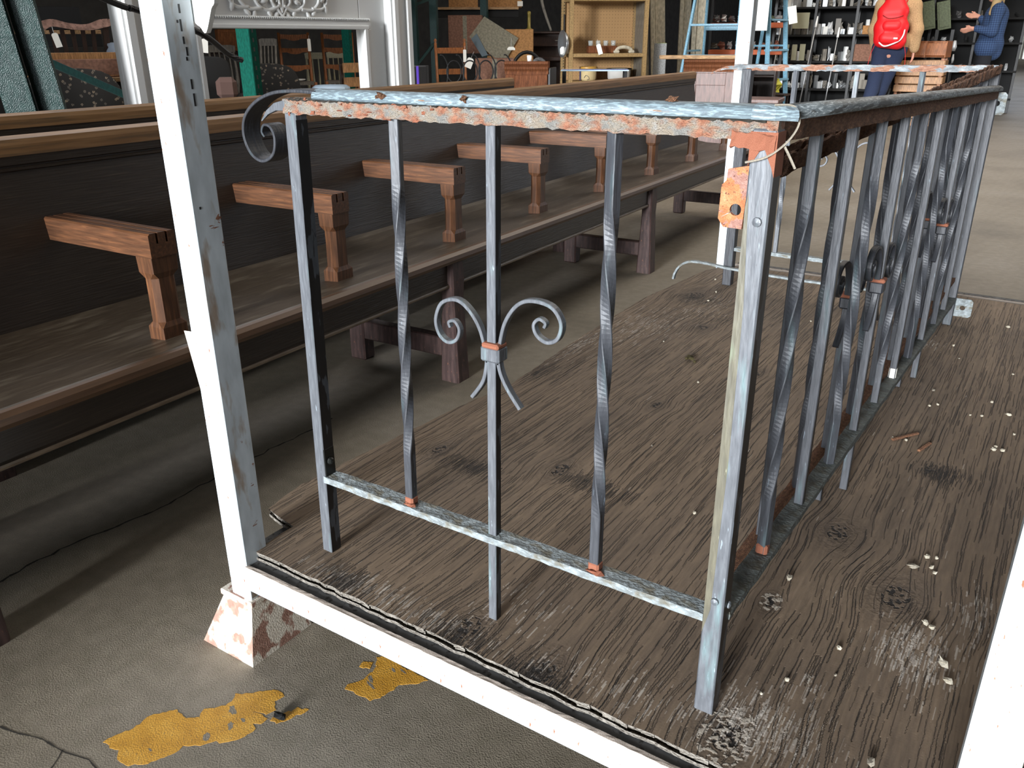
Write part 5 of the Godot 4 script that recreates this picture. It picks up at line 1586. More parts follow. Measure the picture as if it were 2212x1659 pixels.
	price_tag("white tag hanging in front of the tray of glasses", -4.22, 0.95, -8.06, fc(-4.2, -8.0), 0.045, 0.10, 0.3)
	var ph := thing("handset", "cream telephone-like handset on the pegboard unit", "handset", Vector3(-4.11, 0.9575, -8.36), uy)
	st = S(true)
	sweep(st, smooth_path([Vector3(-0.085, 0.018, 0), Vector3(-0.06, 0.045, 0), Vector3(0, 0.058, 0), Vector3(0.06, 0.045, 0), Vector3(0.085, 0.018, 0)], 4), circ(0.018, 8), Vector3(0, 0, 1))
	obj("grip", st, M.cream, ph)
	box("earpiece", Vector3(-0.08, 0.014, 0), Vector3(0.06, 0.028, 0.05), M.cream, ph, 0.008)
	box("earpiece", Vector3(0.08, 0.014, 0), Vector3(0.06, 0.028, 0.05), M.cream, ph, 0.008)
	var ck := thing("crock", "yellowish stoneware crock with a printed face and blue tape, lower shelf", "crock", Vector3(-4.40, 0.6935, -8.14))
	st = S(true)
	lathe(st, [Vector2(0, 0), Vector2(0.07, 0), Vector2(0.084, 0.02), Vector2(0.086, 0.11), Vector2(0.092, 0.125), Vector2(0.088, 0.135), Vector2(0.078, 0.13), Vector2(0.075, 0.02), Vector2(0, 0.015)], 22)
	obj("body", st, plain("#cdb98c", 0.35), ck)
	st = S(true)
	lathe(st, [Vector2(0.0925, 0.118), Vector2(0.0945, 0.126), Vector2(0.09, 0.137)], 22)
	obj("rim_band", st, plain("#b98b3c", 0.4), ck)
	st = S()
	cb(st, Vector3(-0.06, 0.07, 0.067), Vector3(0.016, 0.13, 0.004), 0.0, Basis(Vector3.UP, -0.7))
	obj("blue_tape", st, M.blue, ck)
	st = S()
	tube(st, smooth_path([Vector3(0.0, 0.03, 0.088), Vector3(0.02, 0.055, 0.086), Vector3(0.045, 0.04, 0.077), Vector3(0.05, 0.02, 0.073), Vector3(0.03, 0.012, 0.082)], 3), 0.003, 5)
	obj("printed_curl", st, M.ash, ck)
	var po := thing("enamel_pot", "white enamel pot with a dark rim beside the stoneware crock", "pot", Vector3(-4.18, 0.6935, -8.41))
	st = S(true)
	lathe(st, [Vector2(0, 0), Vector2(0.105, 0), Vector2(0.118, 0.02), Vector2(0.122, 0.10), Vector2(0.13, 0.11), Vector2(0.125, 0.113), Vector2(0.114, 0.10), Vector2(0.11, 0.02), Vector2(0, 0.015)], 24)
	obj("body", st, M.whitemat, po)
	st = S(true)
	lathe(st, [Vector2(0.131, 0.105), Vector2(0.135, 0.111), Vector2(0.129, 0.117), Vector2(0.124, 0.112)], 24)
	obj("rim", st, M.black, po)
	var gl := thing("glass_table", "pale glass topped table showing above the far end of the pew", "table", Vector3(-3.88, 0, -7.3), fc(-3.9, -7.2))
	st = S()
	cb(st, Vector3(0, 0.829, 0), Vector3(0.62, 0.012, 0.3), 0.003)
	obj("top", st, plain(Color(0.8, 0.88, 0.92), 0.1), gl)
	for e in [[-0.28, -0.12], [0.28, -0.12], [-0.28, 0.12], [0.28, 0.12]]: box("leg", Vector3(e[0], 0.41, e[1]), Vector3(0.03, 0.823, 0.03), M.black, gl)
	box("blue_tape", Vector3(0, 0.836, 0.143), Vector3(0.6, 0.003, 0.012), M.blue, gl, 0.0)
	# leaning cream door casings
	for e in [[-4.15, -9.27, 0.33, -1.0, "cream door casing leaning left of the grey plank", 0], [-4.0, -9.94, 0.36, 0.0, "wide cream door casing behind the blue ladder", 1]]:
		var a := thing("door_casing", e[4], "door casing", Vector3(e[0], 0, e[1]), fc(e[0], e[1], 8))
		var BB := Basis(Vector3(0, 0, 1), deg_to_rad(4.0 if e[5] == 0 else 1.0))
		for k in [[-0.14, 0.045, 0.06], [-0.07, 0.09, 0.0], [0.015, 0.05, 0.05], [0.1, 0.11, 0.02]]:
			st = S()
			cb(st, BB * Vector3(k[0], 1.15, k[2]), Vector3(k[1], 2.3, 0.03), 0.004, BB)
			obj("board", st, M.cream, a)
	var gp := thing("grey_plank", "short grey painted plank standing on end before the cream casings", "plank", Vector3(-3.88, 0, -8.75), fc(-3.9, -8.7))
	box("board", Vector3(0, 0.525, 0), Vector3(0.13, 1.05, 0.03), M.greyplank, gp, 0.003)
	box("moss_edge", Vector3(0.01, 1.051, 0), Vector3(0.10, 0.004, 0.028), plain("#7f8a4c", 0.9), gp, 0.0)

func stepladder(label, x, z, yaw, H, wb, spread):
	var o := thing("stepladder", label, "ladder", Vector3(x, 0, z), yaw)
	var wt: float = wb * 0.6
	for s in [-1, 1]:
		var st := S()
		bar(st, Vector3(s * wb * 0.5, 0, spread * 0.5), Vector3(s * wt * 0.5, H, 0.03), 0.026, 0.05, Vector3(0, 0, 1), 0.003)
		obj("front_rail", st, M.ladder, o)
		st = S()
		bar(st, Vector3(s * wb * 0.46, 0, -spread * 0.5), Vector3(s * wt * 0.42, H - 0.03, -0.03), 0.024, 0.036, Vector3(0, 0, 1), 0.003)
		obj("rear_rail", st, M.ladder, o)
		st = S()
		bar(st, Vector3(s * (wb * 0.3 + wt * 0.2), H * 0.45, spread * 0.28), Vector3(s * (wb * 0.3 + wt * 0.2), H * 0.45, -spread * 0.28), 0.006, 0.02)
		obj("spreader", st, M.ladder, o)
	var n := int(H / 0.3)
	for k in range(1, n):
		var t := float(k) / n
		box("tread", Vector3(0, H * t, lerpf(spread * 0.5, 0.03, t)), Vector3(lerpf(wb, wt, t), 0.022, 0.09), M.ladder, o, 0.003)
		if k % 2 == 0: box("rear_brace", Vector3(0, H * t - 0.03, lerpf(-spread * 0.5, -0.03, t)), Vector3(lerpf(wb, wt, t) * 0.9, 0.045, 0.02), M.ladder, o, 0.003)
	box("top_step", Vector3(0, H, 0), Vector3(wt * 1.15, 0.03, 0.2), M.ladder, o, 0.004)
	return o

func build_right_back():
	make_panel_end("pinkish panelled pew end beside the far white post", -2.77, -7.36, fc(-2.77, -7.36, -6), 0.46, 0.93, M.pinkwood)
	var st := S()
	cb(st, Vector3.ZERO, Vector3(0.70, 0.03, 0.14), 0.004)
	var pk = obj("loose_plank", st, M.plankwood)
	pk.transform = Transform3D(Basis(Vector3.UP, fc(-2.9, -7.4, 4)), Vector3(-2.87, 0.947, -7.33))
	tag(pk, "pale wooden plank lying across the top of the pinkish pew end", "plank")
	var ch := thing("low_chest", "low reddish wooden chest right of the far white post", "chest", Vector3(-2.14, 0, -6.88), fc(-2.1, -6.9, -8))
	box("body", Vector3(0, 0.315, 0), Vector3(0.24, 0.63, 0.3), M.pinkwood, ch, 0.004)
	box("lid", Vector3(0, 0.645, 0), Vector3(0.27, 0.03, 0.34), M.pinkwood, ch, 0.005)
	var cd := thing("open_cabinet", "dark brown open cabinet standing behind the low reddish chest", "cabinet", Vector3(-2.83, 0, -8.92), fc(-2.8, -8.9, -4))
	for e in [["side", Vector3(-0.14, 0.42, 0), Vector3(0.02, 0.84, 0.3)], ["side", Vector3(0.14, 0.42, 0), Vector3(0.02, 0.84, 0.3)], ["top", Vector3(0, 0.84, 0), Vector3(0.3, 0.02, 0.3)], ["shelf", Vector3(0, 0.74, 0), Vector3(0.27, 0.016, 0.28)], ["shelf", Vector3(0, 0.45, 0), Vector3(0.27, 0.016, 0.28)], ["back", Vector3(0, 0.42, -0.14), Vector3(0.27, 0.82, 0.01)]]: box(e[0], e[1], e[2], M.darkwood, cd, 0.003)
	stepladder("light blue stepladder facing left, left of the far white post", -3.54, -9.55, fc(-3.5, -9.5, -14), 2.15, 0.68, 1.1)
	stepladder("light blue stepladder right of the far white post, seen nearly edge on", -3.30, -10.40, fc(-3.3, -10.4, 62), 2.25, 0.52, 0.52)
	# orange shelves with clutter behind the ladders
	var os := thing("orange_shelf", "orange metal shelves full of parts behind the blue ladders", "shelf unit", Vector3(-3.80, 0, -11.2), fc(-3.8, -11.2))
	for y in [0.5, 0.93, 1.24, 1.6]: box("shelf", Vector3(0, y, 0), Vector3(0.9, 0.06, 0.4), plain("#b2552a", 0.6), os, 0.004)
	for sx in [-1, 1]:
		for sz in [-1, 1]: box("post", Vector3(sx * 0.44, 0.9, sz * 0.18), Vector3(0.035, 1.8, 0.035), M.black, os)
	var g := RandomNumberGenerator.new()
	g.seed = 9
	var cols := [M.silver, M.whitemat, M.cardgrey, M.steel, plain("#8a5a4a", 0.7), plain("#59624a", 0.8), M.ash]
	var Bo := Basis(Vector3.UP, os.rotation.y)
	for y in [0.96, 1.27]:
		for k in 9:
			st = S()
			blob(st, Vector3(0, 0.04, 0), Vector3(g.randf_range(0.03, 0.055), g.randf_range(0.03, 0.07), 0.05), 7, 0.4)
			var b = obj("part_bag", st, cols[g.randi() % cols.size()])
			b.position = os.position + Bo * Vector3(-0.38 + k * 0.095, y + 0.012, 0.1)
			var row := "upper" if y > 1.1 else "lower"
			tag(b, "crumpled bag of small parts on the %s orange shelf" % row, "parts bag", "bags on the %s orange shelf" % row)
	var gb := thing("cushion", "green cushion stuffed on the top orange shelf", "cushion", Vector3(-3.95, 1.634, -11.1), fc(-3.9, -11.1))
	st = S(true)
	blob(st, Vector3(0, 0.09, 0), Vector3(0.2, 0.1, 0.12), 12, 0.1)
	obj("cover", st, plain("#5d6b3c", 0.9), gb)
	st = S()
	cb(st, Vector3.ZERO, Vector3(0.165, 0.5, 0.004), 0.001)
	var sh = obj("hanging_sheet", st, M.whitemat)
	sh.transform = Transform3D(Basis(Vector3.UP, fc(-3.2, -9.9)), Vector3(-3.17, 1.42, -9.75))
	tag(sh, "white sheet hanging at the top left of the edge-on blue ladder", "sheet")
	st = S()
	cb(st, Vector3.ZERO, Vector3(0.09, 0.18, 0.004), 0.001)
	var sh2 = obj("hanging_card", st, M.paper)
	sh2.transform = Transform3D(Basis(Vector3.UP, fc(-3.0, -10)) * Basis(Vector3(0, 0, 1), 0.2), Vector3(-2.94, 1.33, -10.15))
	tag(sh2, "cream card hanging at the right of the edge-on blue ladder", "card")
	st = S()
	blob(st, Vector3.ZERO, Vector3(0.07, 0.1, 0.06), 8, 0.2)
	var ye = obj("yellow_bag", st, plain("#c2bf3a", 0.6))
	ye.position = Vector3(-2.93, 0.62, -9.75)
	tag(ye, "yellow plastic bag behind the blue ladder leg", "bag")
	var sb := thing("small_table", "dark little table under the yellow plastic bag", "table", Vector3(-2.93, 0, -9.75))
	box("top", Vector3(0, 0.515, 0), Vector3(0.3, 0.02, 0.25), M.darkwood, sb)
	for sx in [-1, 1]:
		for sz in [-1, 1]: box("leg", Vector3(sx * 0.12, 0.25, sz * 0.1), Vector3(0.025, 0.5, 0.025), M.darkwood, sb)
	hardware_shelves(g)
	# wooden crates behind the railing
	var cy := fc(-1.87, -12.7, -6)
	for e in [[-1.92, 0.0, -12.75, 0.56, 0.42, "lower of the orange-brown wooden crates near the walking person"], [-1.92, 0.425, -12.75, 0.56, 0.42, "upper of the orange-brown wooden crates, slatted side towards the railing"]]:
		var c := thing("wooden_crate", e[5], "crate", Vector3(e[0], e[1], e[2]), cy)
		for k in 4:
			for s in [-1, 1]:
				box("board", Vector3(0, 0.05 + k * 0.1, s * 0.2), Vector3(e[3], 0.085, 0.014), M.pine, c, 0.003)
				box("board", Vector3(s * e[3] * 0.5, 0.05 + k * 0.1, 0), Vector3(0.014, 0.085, 0.38), M.pine, c, 0.003)
		for sx in [-1, 1]:
			for sz in [-1, 1]: box("corner_post", Vector3(sx * (e[3] * 0.5 - 0.03), 0.21, sz * 0.185), Vector3(0.04, 0.42, 0.014), M.oak, c, 0.002)
		box("bottom", Vector3(0, 0.012, 0), Vector3(e[3], 0.012, 0.39), M.pine, c, 0.002)
	for e in [[-2.06, -12.85, 0.26, 0.1, "left open drawer box on top of the crates"], [-1.78, -12.92, 0.24, -0.1, "right open drawer box on top of the crates"]]:
		var c := thing("drawer_box", e[4], "drawer", Vector3(e[0], 0.848, e[1]), cy + e[3])
		for s in [-1, 1]:
			box("side", Vector3(s * e[2] * 0.5, 0.1, 0), Vector3(0.012, 0.2, 0.34), M.oak, c, 0.002)
			box("end", Vector3(0, 0.1, s * 0.165), Vector3(e[2], 0.2 if s < 0 else 0.15, 0.012), M.oak, c, 0.002)
		box("bottom", Vector3(0, 0.008, 0), Vector3(e[2], 0.008, 0.33), M.oak, c, 0.001)
	# green cabinet doors leaning
	var gm := tint(tri(M.mottle, Vector3(2, 2, 2), 0.6), "#66704f")
	for e in [[-2.22, -14.9, "left of two olive green doors leaning behind the person in blue"], [-2.02, -15.0, "right of two olive green doors leaning behind the person in blue"]]:
		var gd := thing("green_door", e[2], "cupboard door", Vector3(e[0], 0, e[1]), fc(e[0], e[1]))
		st = S()
		var Bg := Basis(Vector3(0, 0, 1), 0.2)
		cb(st, Bg * Vector3(0.22, 1.38, 0), Vector3(0.18, 0.40, 0.025), 0.004, Bg)
		obj("leaf", st, gm, gd)
		st = S()
		cb(st, Bg * Vector3(0.22, 1.38, 0.016), Vector3(0.13, 0.33, 0.01), 0.003, Bg)
		obj("panel", st, gm, gd)
		st = S()
		cb(st, Vector3(0.1, 0.6, -0.02), Vector3(0.05, 1.2, 0.05), 0.003)
		obj("stand", st, M.black, gd)
	# chromed fittings
	var fb := thing("fittings_stand", "stand of dull chrome pipe fittings left of the person in blue", "fittings", Vector3(-1.75, 0, -14.1), fc(-1.7, -14))
	st = S(true)
	tube(st, [Vector3(0, 0, 0), Vector3(0.0, 0.75, 0)], 0.03, 10)
	obj("base", st, M.black, fb)
	for e in [[0.0, 0.98, 0.035, 0.14], [0.01, 0.82, 0.02, 0.12], [-0.05, 0.9, 0.03, 0.05]]:
		st = S(true)
		lathe(st, [Vector2(0, 0), Vector2(e[2] * 0.6, 0), Vector2(e[2], e[3] * 0.4), Vector2(e[2] * 0.5, e[3]), Vector2(0, e[3])], 12, Vector3(e[0], e[1] - 0.07, 0))
		obj("fitting", st, M.silver, fb)

func hardware_shelves(g):
	# long run of black shelving full of hardware
	var S0 := Vector3(-2.95, 0, -12.2)
	var yaw := fc(-2.95, -12.2, -4)
	var B := Basis(Vector3.UP, yaw)
	var u := thing("hardware_rack", "black metal rack of hardware between blue ladder and person with red pack", "shelf unit", S0, yaw)
	for sx in [-0.75, -0.25, 0.25, 0.75]:
		for sz in [-1, 1]: box("post", Vector3(sx, 1.0, sz * 0.22), Vector3(0.035, 2.0, 0.035), M.black, u, 0.002)
	for y in [0.12, 0.46, 0.8, 1.12, 1.45, 1.85]: box("shelf", Vector3(0, y, 0), Vector3(1.55, 0.025, 0.46), M.blackmat, u, 0.002)
	box("back_panel", Vector3(0, 1.0, -0.24), Vector3(1.55, 2.0, 0.01), M.blackmat, u, 0.0)
	var cols := [M.silver, M.silver, M.whitemat, M.ash, M.steel, plain("#77736c", 0.6), plain("#8a8378", 0.7)]
	for r in [[0.4725, 30], [0.8125, 30], [1.1325, 32], [1.4625, 24], [0.1325, 18]]:
		for k in r[1]:
			var st := S()
			var s := Vector3(g.randf_range(0.018, 0.045), g.randf_range(0.03, 0.10), g.randf_range(0.02, 0.035))
			if g.randf() < 0.4: cb(st, Vector3(0, s.y, 0), s * 2.0, 0.004, Basis(Vector3.UP, g.randf() * 2.0))
			else: blob(st, Vector3(0, s.y * 0.8, 0), s, 7, 0.45)
			var b = obj("hardware_pack", st, cols[g.randi() % cols.size()])
			b.position = S0 + B * Vector3(lerpf(-0.72, 0.72, (k + g.randf() * 0.7) / r[1]), r[0], g.randf_range(0.02, 0.17))
			var row: String = {0.4725: "second shelf from below", 0.8125: "third shelf from below", 1.1325: "fourth shelf from below", 1.4625: "fifth shelf from below", 0.1325: "lowest shelf"}[r[0]]
			tag(b, "small pale pack of hardware on the %s of the black rack" % row, "hardware pack", "packs on the %s of the black hardware rack" % row)
	# hanging grey cards
	for e in [[-0.42, 1.30, 0.2, 0.19, "upper beige card hung on the front of the black rack"], [-0.56, 0.92, 0.06, 0.19, "left of three narrow beige cards on the black rack"], [-0.46, 0.92, 0.06, 0.19, "middle of three narrow beige cards on the black rack"], [-0.36, 0.92, 0.07, 0.2, "right of three narrow beige cards on the black rack"]]:
		var st := S()
		cb(st, Vector3.ZERO, Vector3(e[2], e[3], 0.003), 0.0)
		var c = obj("beige_card", st, plain("#9a987f", 0.8))
		c.transform = Transform3D(B, S0 + B * Vector3(e[0], e[1], 0.27))
		tag(c, e[4], "card")
	# boxes
	for e in [[0.42, 0.8125, 0.30, 0.2, "brown tub of pale packets on the black rack", M.cardbrown], [0.40, 1.1325, 0.13, 0.1, "flat tan box at the right of the black rack", M.card], [0.55, 1.1325, 0.13, 0.17, "tall brown box at the right end of the black rack", M.cardbrown]]:
		var q0: Vector3 = S0 + B * Vector3(e[0], e[1], 0.12)
		carton(e[4], q0.x, q0.y, q0.z, yaw, Vector3(e[2], e[3], 0.16), e[5], false)
	# rods with white tips leaning on the rack
	for e in [[-0.73, -0.66, 1.22, "leftmost of the leaning rods with a white tip"], [-0.32, -0.22, 1.31, "middle leaning rod with a white tip"], [0.0, 0.06, 1.18, "rightmost of the leaning rods with a white tip"]]:
		var o := thing("tipped_rod", e[3], "rod", S0 + B * Vector3(e[0], 0, 0.5), yaw)
		var st := S(true)
		var top := Vector3(e[1] - e[0], e[2], -0.2)
		tube(st, [Vector3.ZERO, top], 0.009, 8)
		obj("shaft", st, M.steel, o)
		st = S(true)
		sweep(st, [top * 0.93, top * 0.96, top * 1.03], circ(0.016, 10), Vector3(0, 0, 1), null, func(i): return [1.0, 0.9, 0.5][i])
		obj("tip", st, M.whitemat, o)
	# dark shelving further right, behind the people
	var D0 := Vector3(-2.0, 0, -15.6)
	var dy := fc(-2, -15.6)
	var d := thing("dark_rack", "dark rack of tools behind the two people", "shelf unit", D0, dy)
	for sx in [-0.95, -0.32, 0.32, 0.95]: box("post", Vector3(sx, 0.95, 0.2), Vector3(0.04, 1.9, 0.04), M.black, d)
	for y in [0.2, 0.6, 1.0, 1.35, 1.8]: box("shelf", Vector3(0, y, 0), Vector3(1.95, 0.03, 0.45), M.blackmat, d)
	box("back_panel", Vector3(0, 0.95, -0.22), Vector3(1.95, 1.9, 0.01), M.blackmat, d, 0.0)
	var BD := Basis(Vector3.UP, dy)
	for y in [0.6165, 1.0165, 1.3665]:
		for k in 12:
			var st := S()
			blob(st, Vector3(0, 0.04, 0), Vector3(g.randf_range(0.02, 0.05), g.randf_range(0.03, 0.08), 0.04), 7, 0.45)
			var b = obj("tool_piece", st, [M.ledge, M.ash, M.silver, M.ledge, M.blackmat][g.randi() % 5])
			b.position = D0 + BD * Vector3(-0.88 + k * 0.155, y, 0.08)
			var row: String = {0.6165: "low", 1.0165: "middle", 1.3665: "high"}[y]
			tag(b, "small dull tool on the %s shelf of the dark rack behind the people" % row, "tool", "tools on the %s shelf of the dark rack" % row)

# ------------------------------------------------------------------ people: smooth fields meshed as surface nets
# bone: [a, b, ra, rb]
func nets(bones: Array, cell: float, k: float) -> ArrayMesh:
	var lo := Vector3(1e9, 1e9, 1e9)
	var hi := -lo
	for b in bones:
		var rr: float = max(b[2], b[3]) + k
		for e in [b[0], b[1]]:
			lo = lo.min(e - Vector3.ONE * rr)
			hi = hi.max(e + Vector3.ONE * rr)
	var n := Vector3i(((hi - lo) / cell).ceil()) + Vector3i(2, 2, 2)
	var W := n.x
	var WH := n.x * n.y
	var f := PackedFloat32Array()
	f.resize(W * n.y * n.z)
	f.fill(1.0)
	for b in bones:
		var a0: Vector3 = b[0]
		var d: Vector3 = b[1] - b[0]
		var L2: float = max(d.length_squared(), 1e-9)
		var ra: float = b[2]
		var rb: float = b[3]
		var reach: float = max(ra, rb) + k * 1.5 + cell * 2.0
		var bl: Vector3 = (b[0].min(b[1]) - Vector3.ONE * reach - lo) / cell
		var bh: Vector3 = (b[0].max(b[1]) + Vector3.ONE * reach - lo) / cell
		for z in range(max(0, int(bl.z)), min(n.z, int(bh.z) + 1)):
			for y in range(max(0, int(bl.y)), min(n.y, int(bh.y) + 1)):
				for x in range(max(0, int(bl.x)), min(n.x, int(bh.x) + 1)):
					var p := lo + Vector3(x, y, z) * cell
					var t := clampf((p - a0).dot(d) / L2, 0.0, 1.0)
					var ds := p.distance_to(a0 + d * t) - lerpf(ra, rb, t)
					var i := x + y * W + z * WH
					var v := f[i]
					var h := maxf(k - absf(v - ds), 0.0) / k
					f[i] = minf(v, ds) - h * h * k * 0.25
	var vi := {}
	var st := SurfaceTool.new()
	st.begin(Mesh.PRIMITIVE_TRIANGLES)
	st.set_smooth_group(0)
	var pos := PackedVector3Array()
	for z in n.z - 1:
		for y in n.y - 1:
			for x in n.x - 1:
				var i := x + y * W + z * WH
				var m := 0
				var vs := [f[i], f[i + 1], f[i + W], f[i + W + 1], f[i + WH], f[i + WH + 1], f[i + WH + W], f[i + WH + W + 1]]
				for c in 8:
					if vs[c] < 0.0: m |= 1 << c
				if m == 0 or m == 255: continue
				var acc := Vector3.ZERO
				var cnt := 0
				for e in [[0, 1], [2, 3], [4, 5], [6, 7], [0, 2], [1, 3], [4, 6], [5, 7], [0, 4], [1, 5], [2, 6], [3, 7]]:
					var v0: float = vs[e[0]]
					var v1: float = vs[e[1]]
					if (v0 < 0.0) != (v1 < 0.0):
						var t := v0 / (v0 - v1)
						var p0 := Vector3(e[0] & 1, (e[0] >> 1) & 1, e[0] >> 2)
						var p1 := Vector3(e[1] & 1, (e[1] >> 1) & 1, e[1] >> 2)
						acc += p0.lerp(p1, t)
						cnt += 1
				vi[i] = pos.size()
				pos.append(lo + (Vector3(x, y, z) + acc / cnt) * cell)
	var steps := [1, W, WH]
	for i in vi:
		for ax in 3:
			var s0: int = steps[ax]
			var a: bool = f[i] < 0.0
			var b: bool = f[i + s0] < 0.0
			if a == b: continue
			var s1: int = steps[(ax + 1) % 3]
			var s2: int = steps[(ax + 2) % 3]
			if not (vi.has(i - s1) and vi.has(i - s2) and vi.has(i - s1 - s2)): continue
			var o := Vector3.ZERO
			o[ax] = 1.0 if a else -1.0
			q(st, pos[vi[i]], pos[vi[i - s1]], pos[vi[i - s1 - s2]], pos[vi[i - s2]], o)
	st.generate_normals()
	return st.commit()

func body_part(called, bones, m, parent, cell := 0.018, k := 0.03):
	var me := nets(bones, cell, k)
	me.surface_set_material(0, m)
	return put(called, me, parent)

func hand_bones(w: Vector3, dirv: Vector3, palm_n: Vector3, thumb_side: float) -> Array:
	# wrist w, fingers towards dirv, palm normal palm_n; four fingers of unequal length and a thumb, slightly curled
	var d := dirv.normalized()
	var nn := palm_n.normalized()
	var s := d.cross(nn).normalized()
	var o := []
	for i in 4:
		var off := (i - 1.5) * 0.02
		o.append([w + s * off * 0.6 + d * 0.01, w + s * off + d * 0.085, 0.013, 0.0105])
		var L: float = [0.068, 0.08, 0.076, 0.058][i if thumb_side > 0 else 3 - i]
		var k1 := w + s * off + d * 0.085
		var k2 := k1 + d * L * 0.5 + nn * 0.006
		o.append([k1, k2, 0.0095, 0.0085])
		o.append([k2, k2 + d * L * 0.46 + nn * 0.014, 0.0085, 0.0075])
	var tb := w - s * 0.022 * thumb_side + d * 0.025
	var t2 := tb - s * 0.03 * thumb_side + d * 0.03 + nn * 0.006
	o.append([tb, t2, 0.013, 0.0105])
	o.append([t2, t2 - s * 0.012 * thumb_side + d * 0.032, 0.0105, 0.0085])
	return o

func head_bones(c: Vector3, fwd: Vector3) -> Array:
	# skull, jaw, nose, brow and ears; c is the middle of the head
	var f := fwd.normalized()
	var r := f.cross(Vector3.UP).normalized()
	return [[c + Vector3(0, 0.02, 0) - f * 0.025, c + Vector3(0, 0.03, 0) + f * 0.02, 0.085, 0.08], [c + f * 0.035 - Vector3(0, 0.045, 0), c + f * 0.045 - Vector3(0, 0.075, 0), 0.052, 0.038], [c + f * 0.088 + Vector3(0, 0.012, 0), c + f * 0.104 - Vector3(0, 0.018, 0), 0.009, 0.012], [c + f * 0.082 + Vector3(0, 0.03, 0) - r * 0.03, c + f * 0.082 + Vector3(0, 0.03, 0) + r * 0.03, 0.012, 0.012], [c + f * 0.078 - Vector3(0, 0.048, 0) - r * 0.018, c + f * 0.078 - Vector3(0, 0.048, 0) + r * 0.018, 0.008, 0.008], [c + r * 0.08 + Vector3(0, 0.012, 0), c + r * 0.083 - Vector3(0, 0.025, 0), 0.016, 0.010], [c - r * 0.08 + Vector3(0, 0.012, 0), c - r * 0.083 - Vector3(0, 0.025, 0), 0.016, 0.010]]

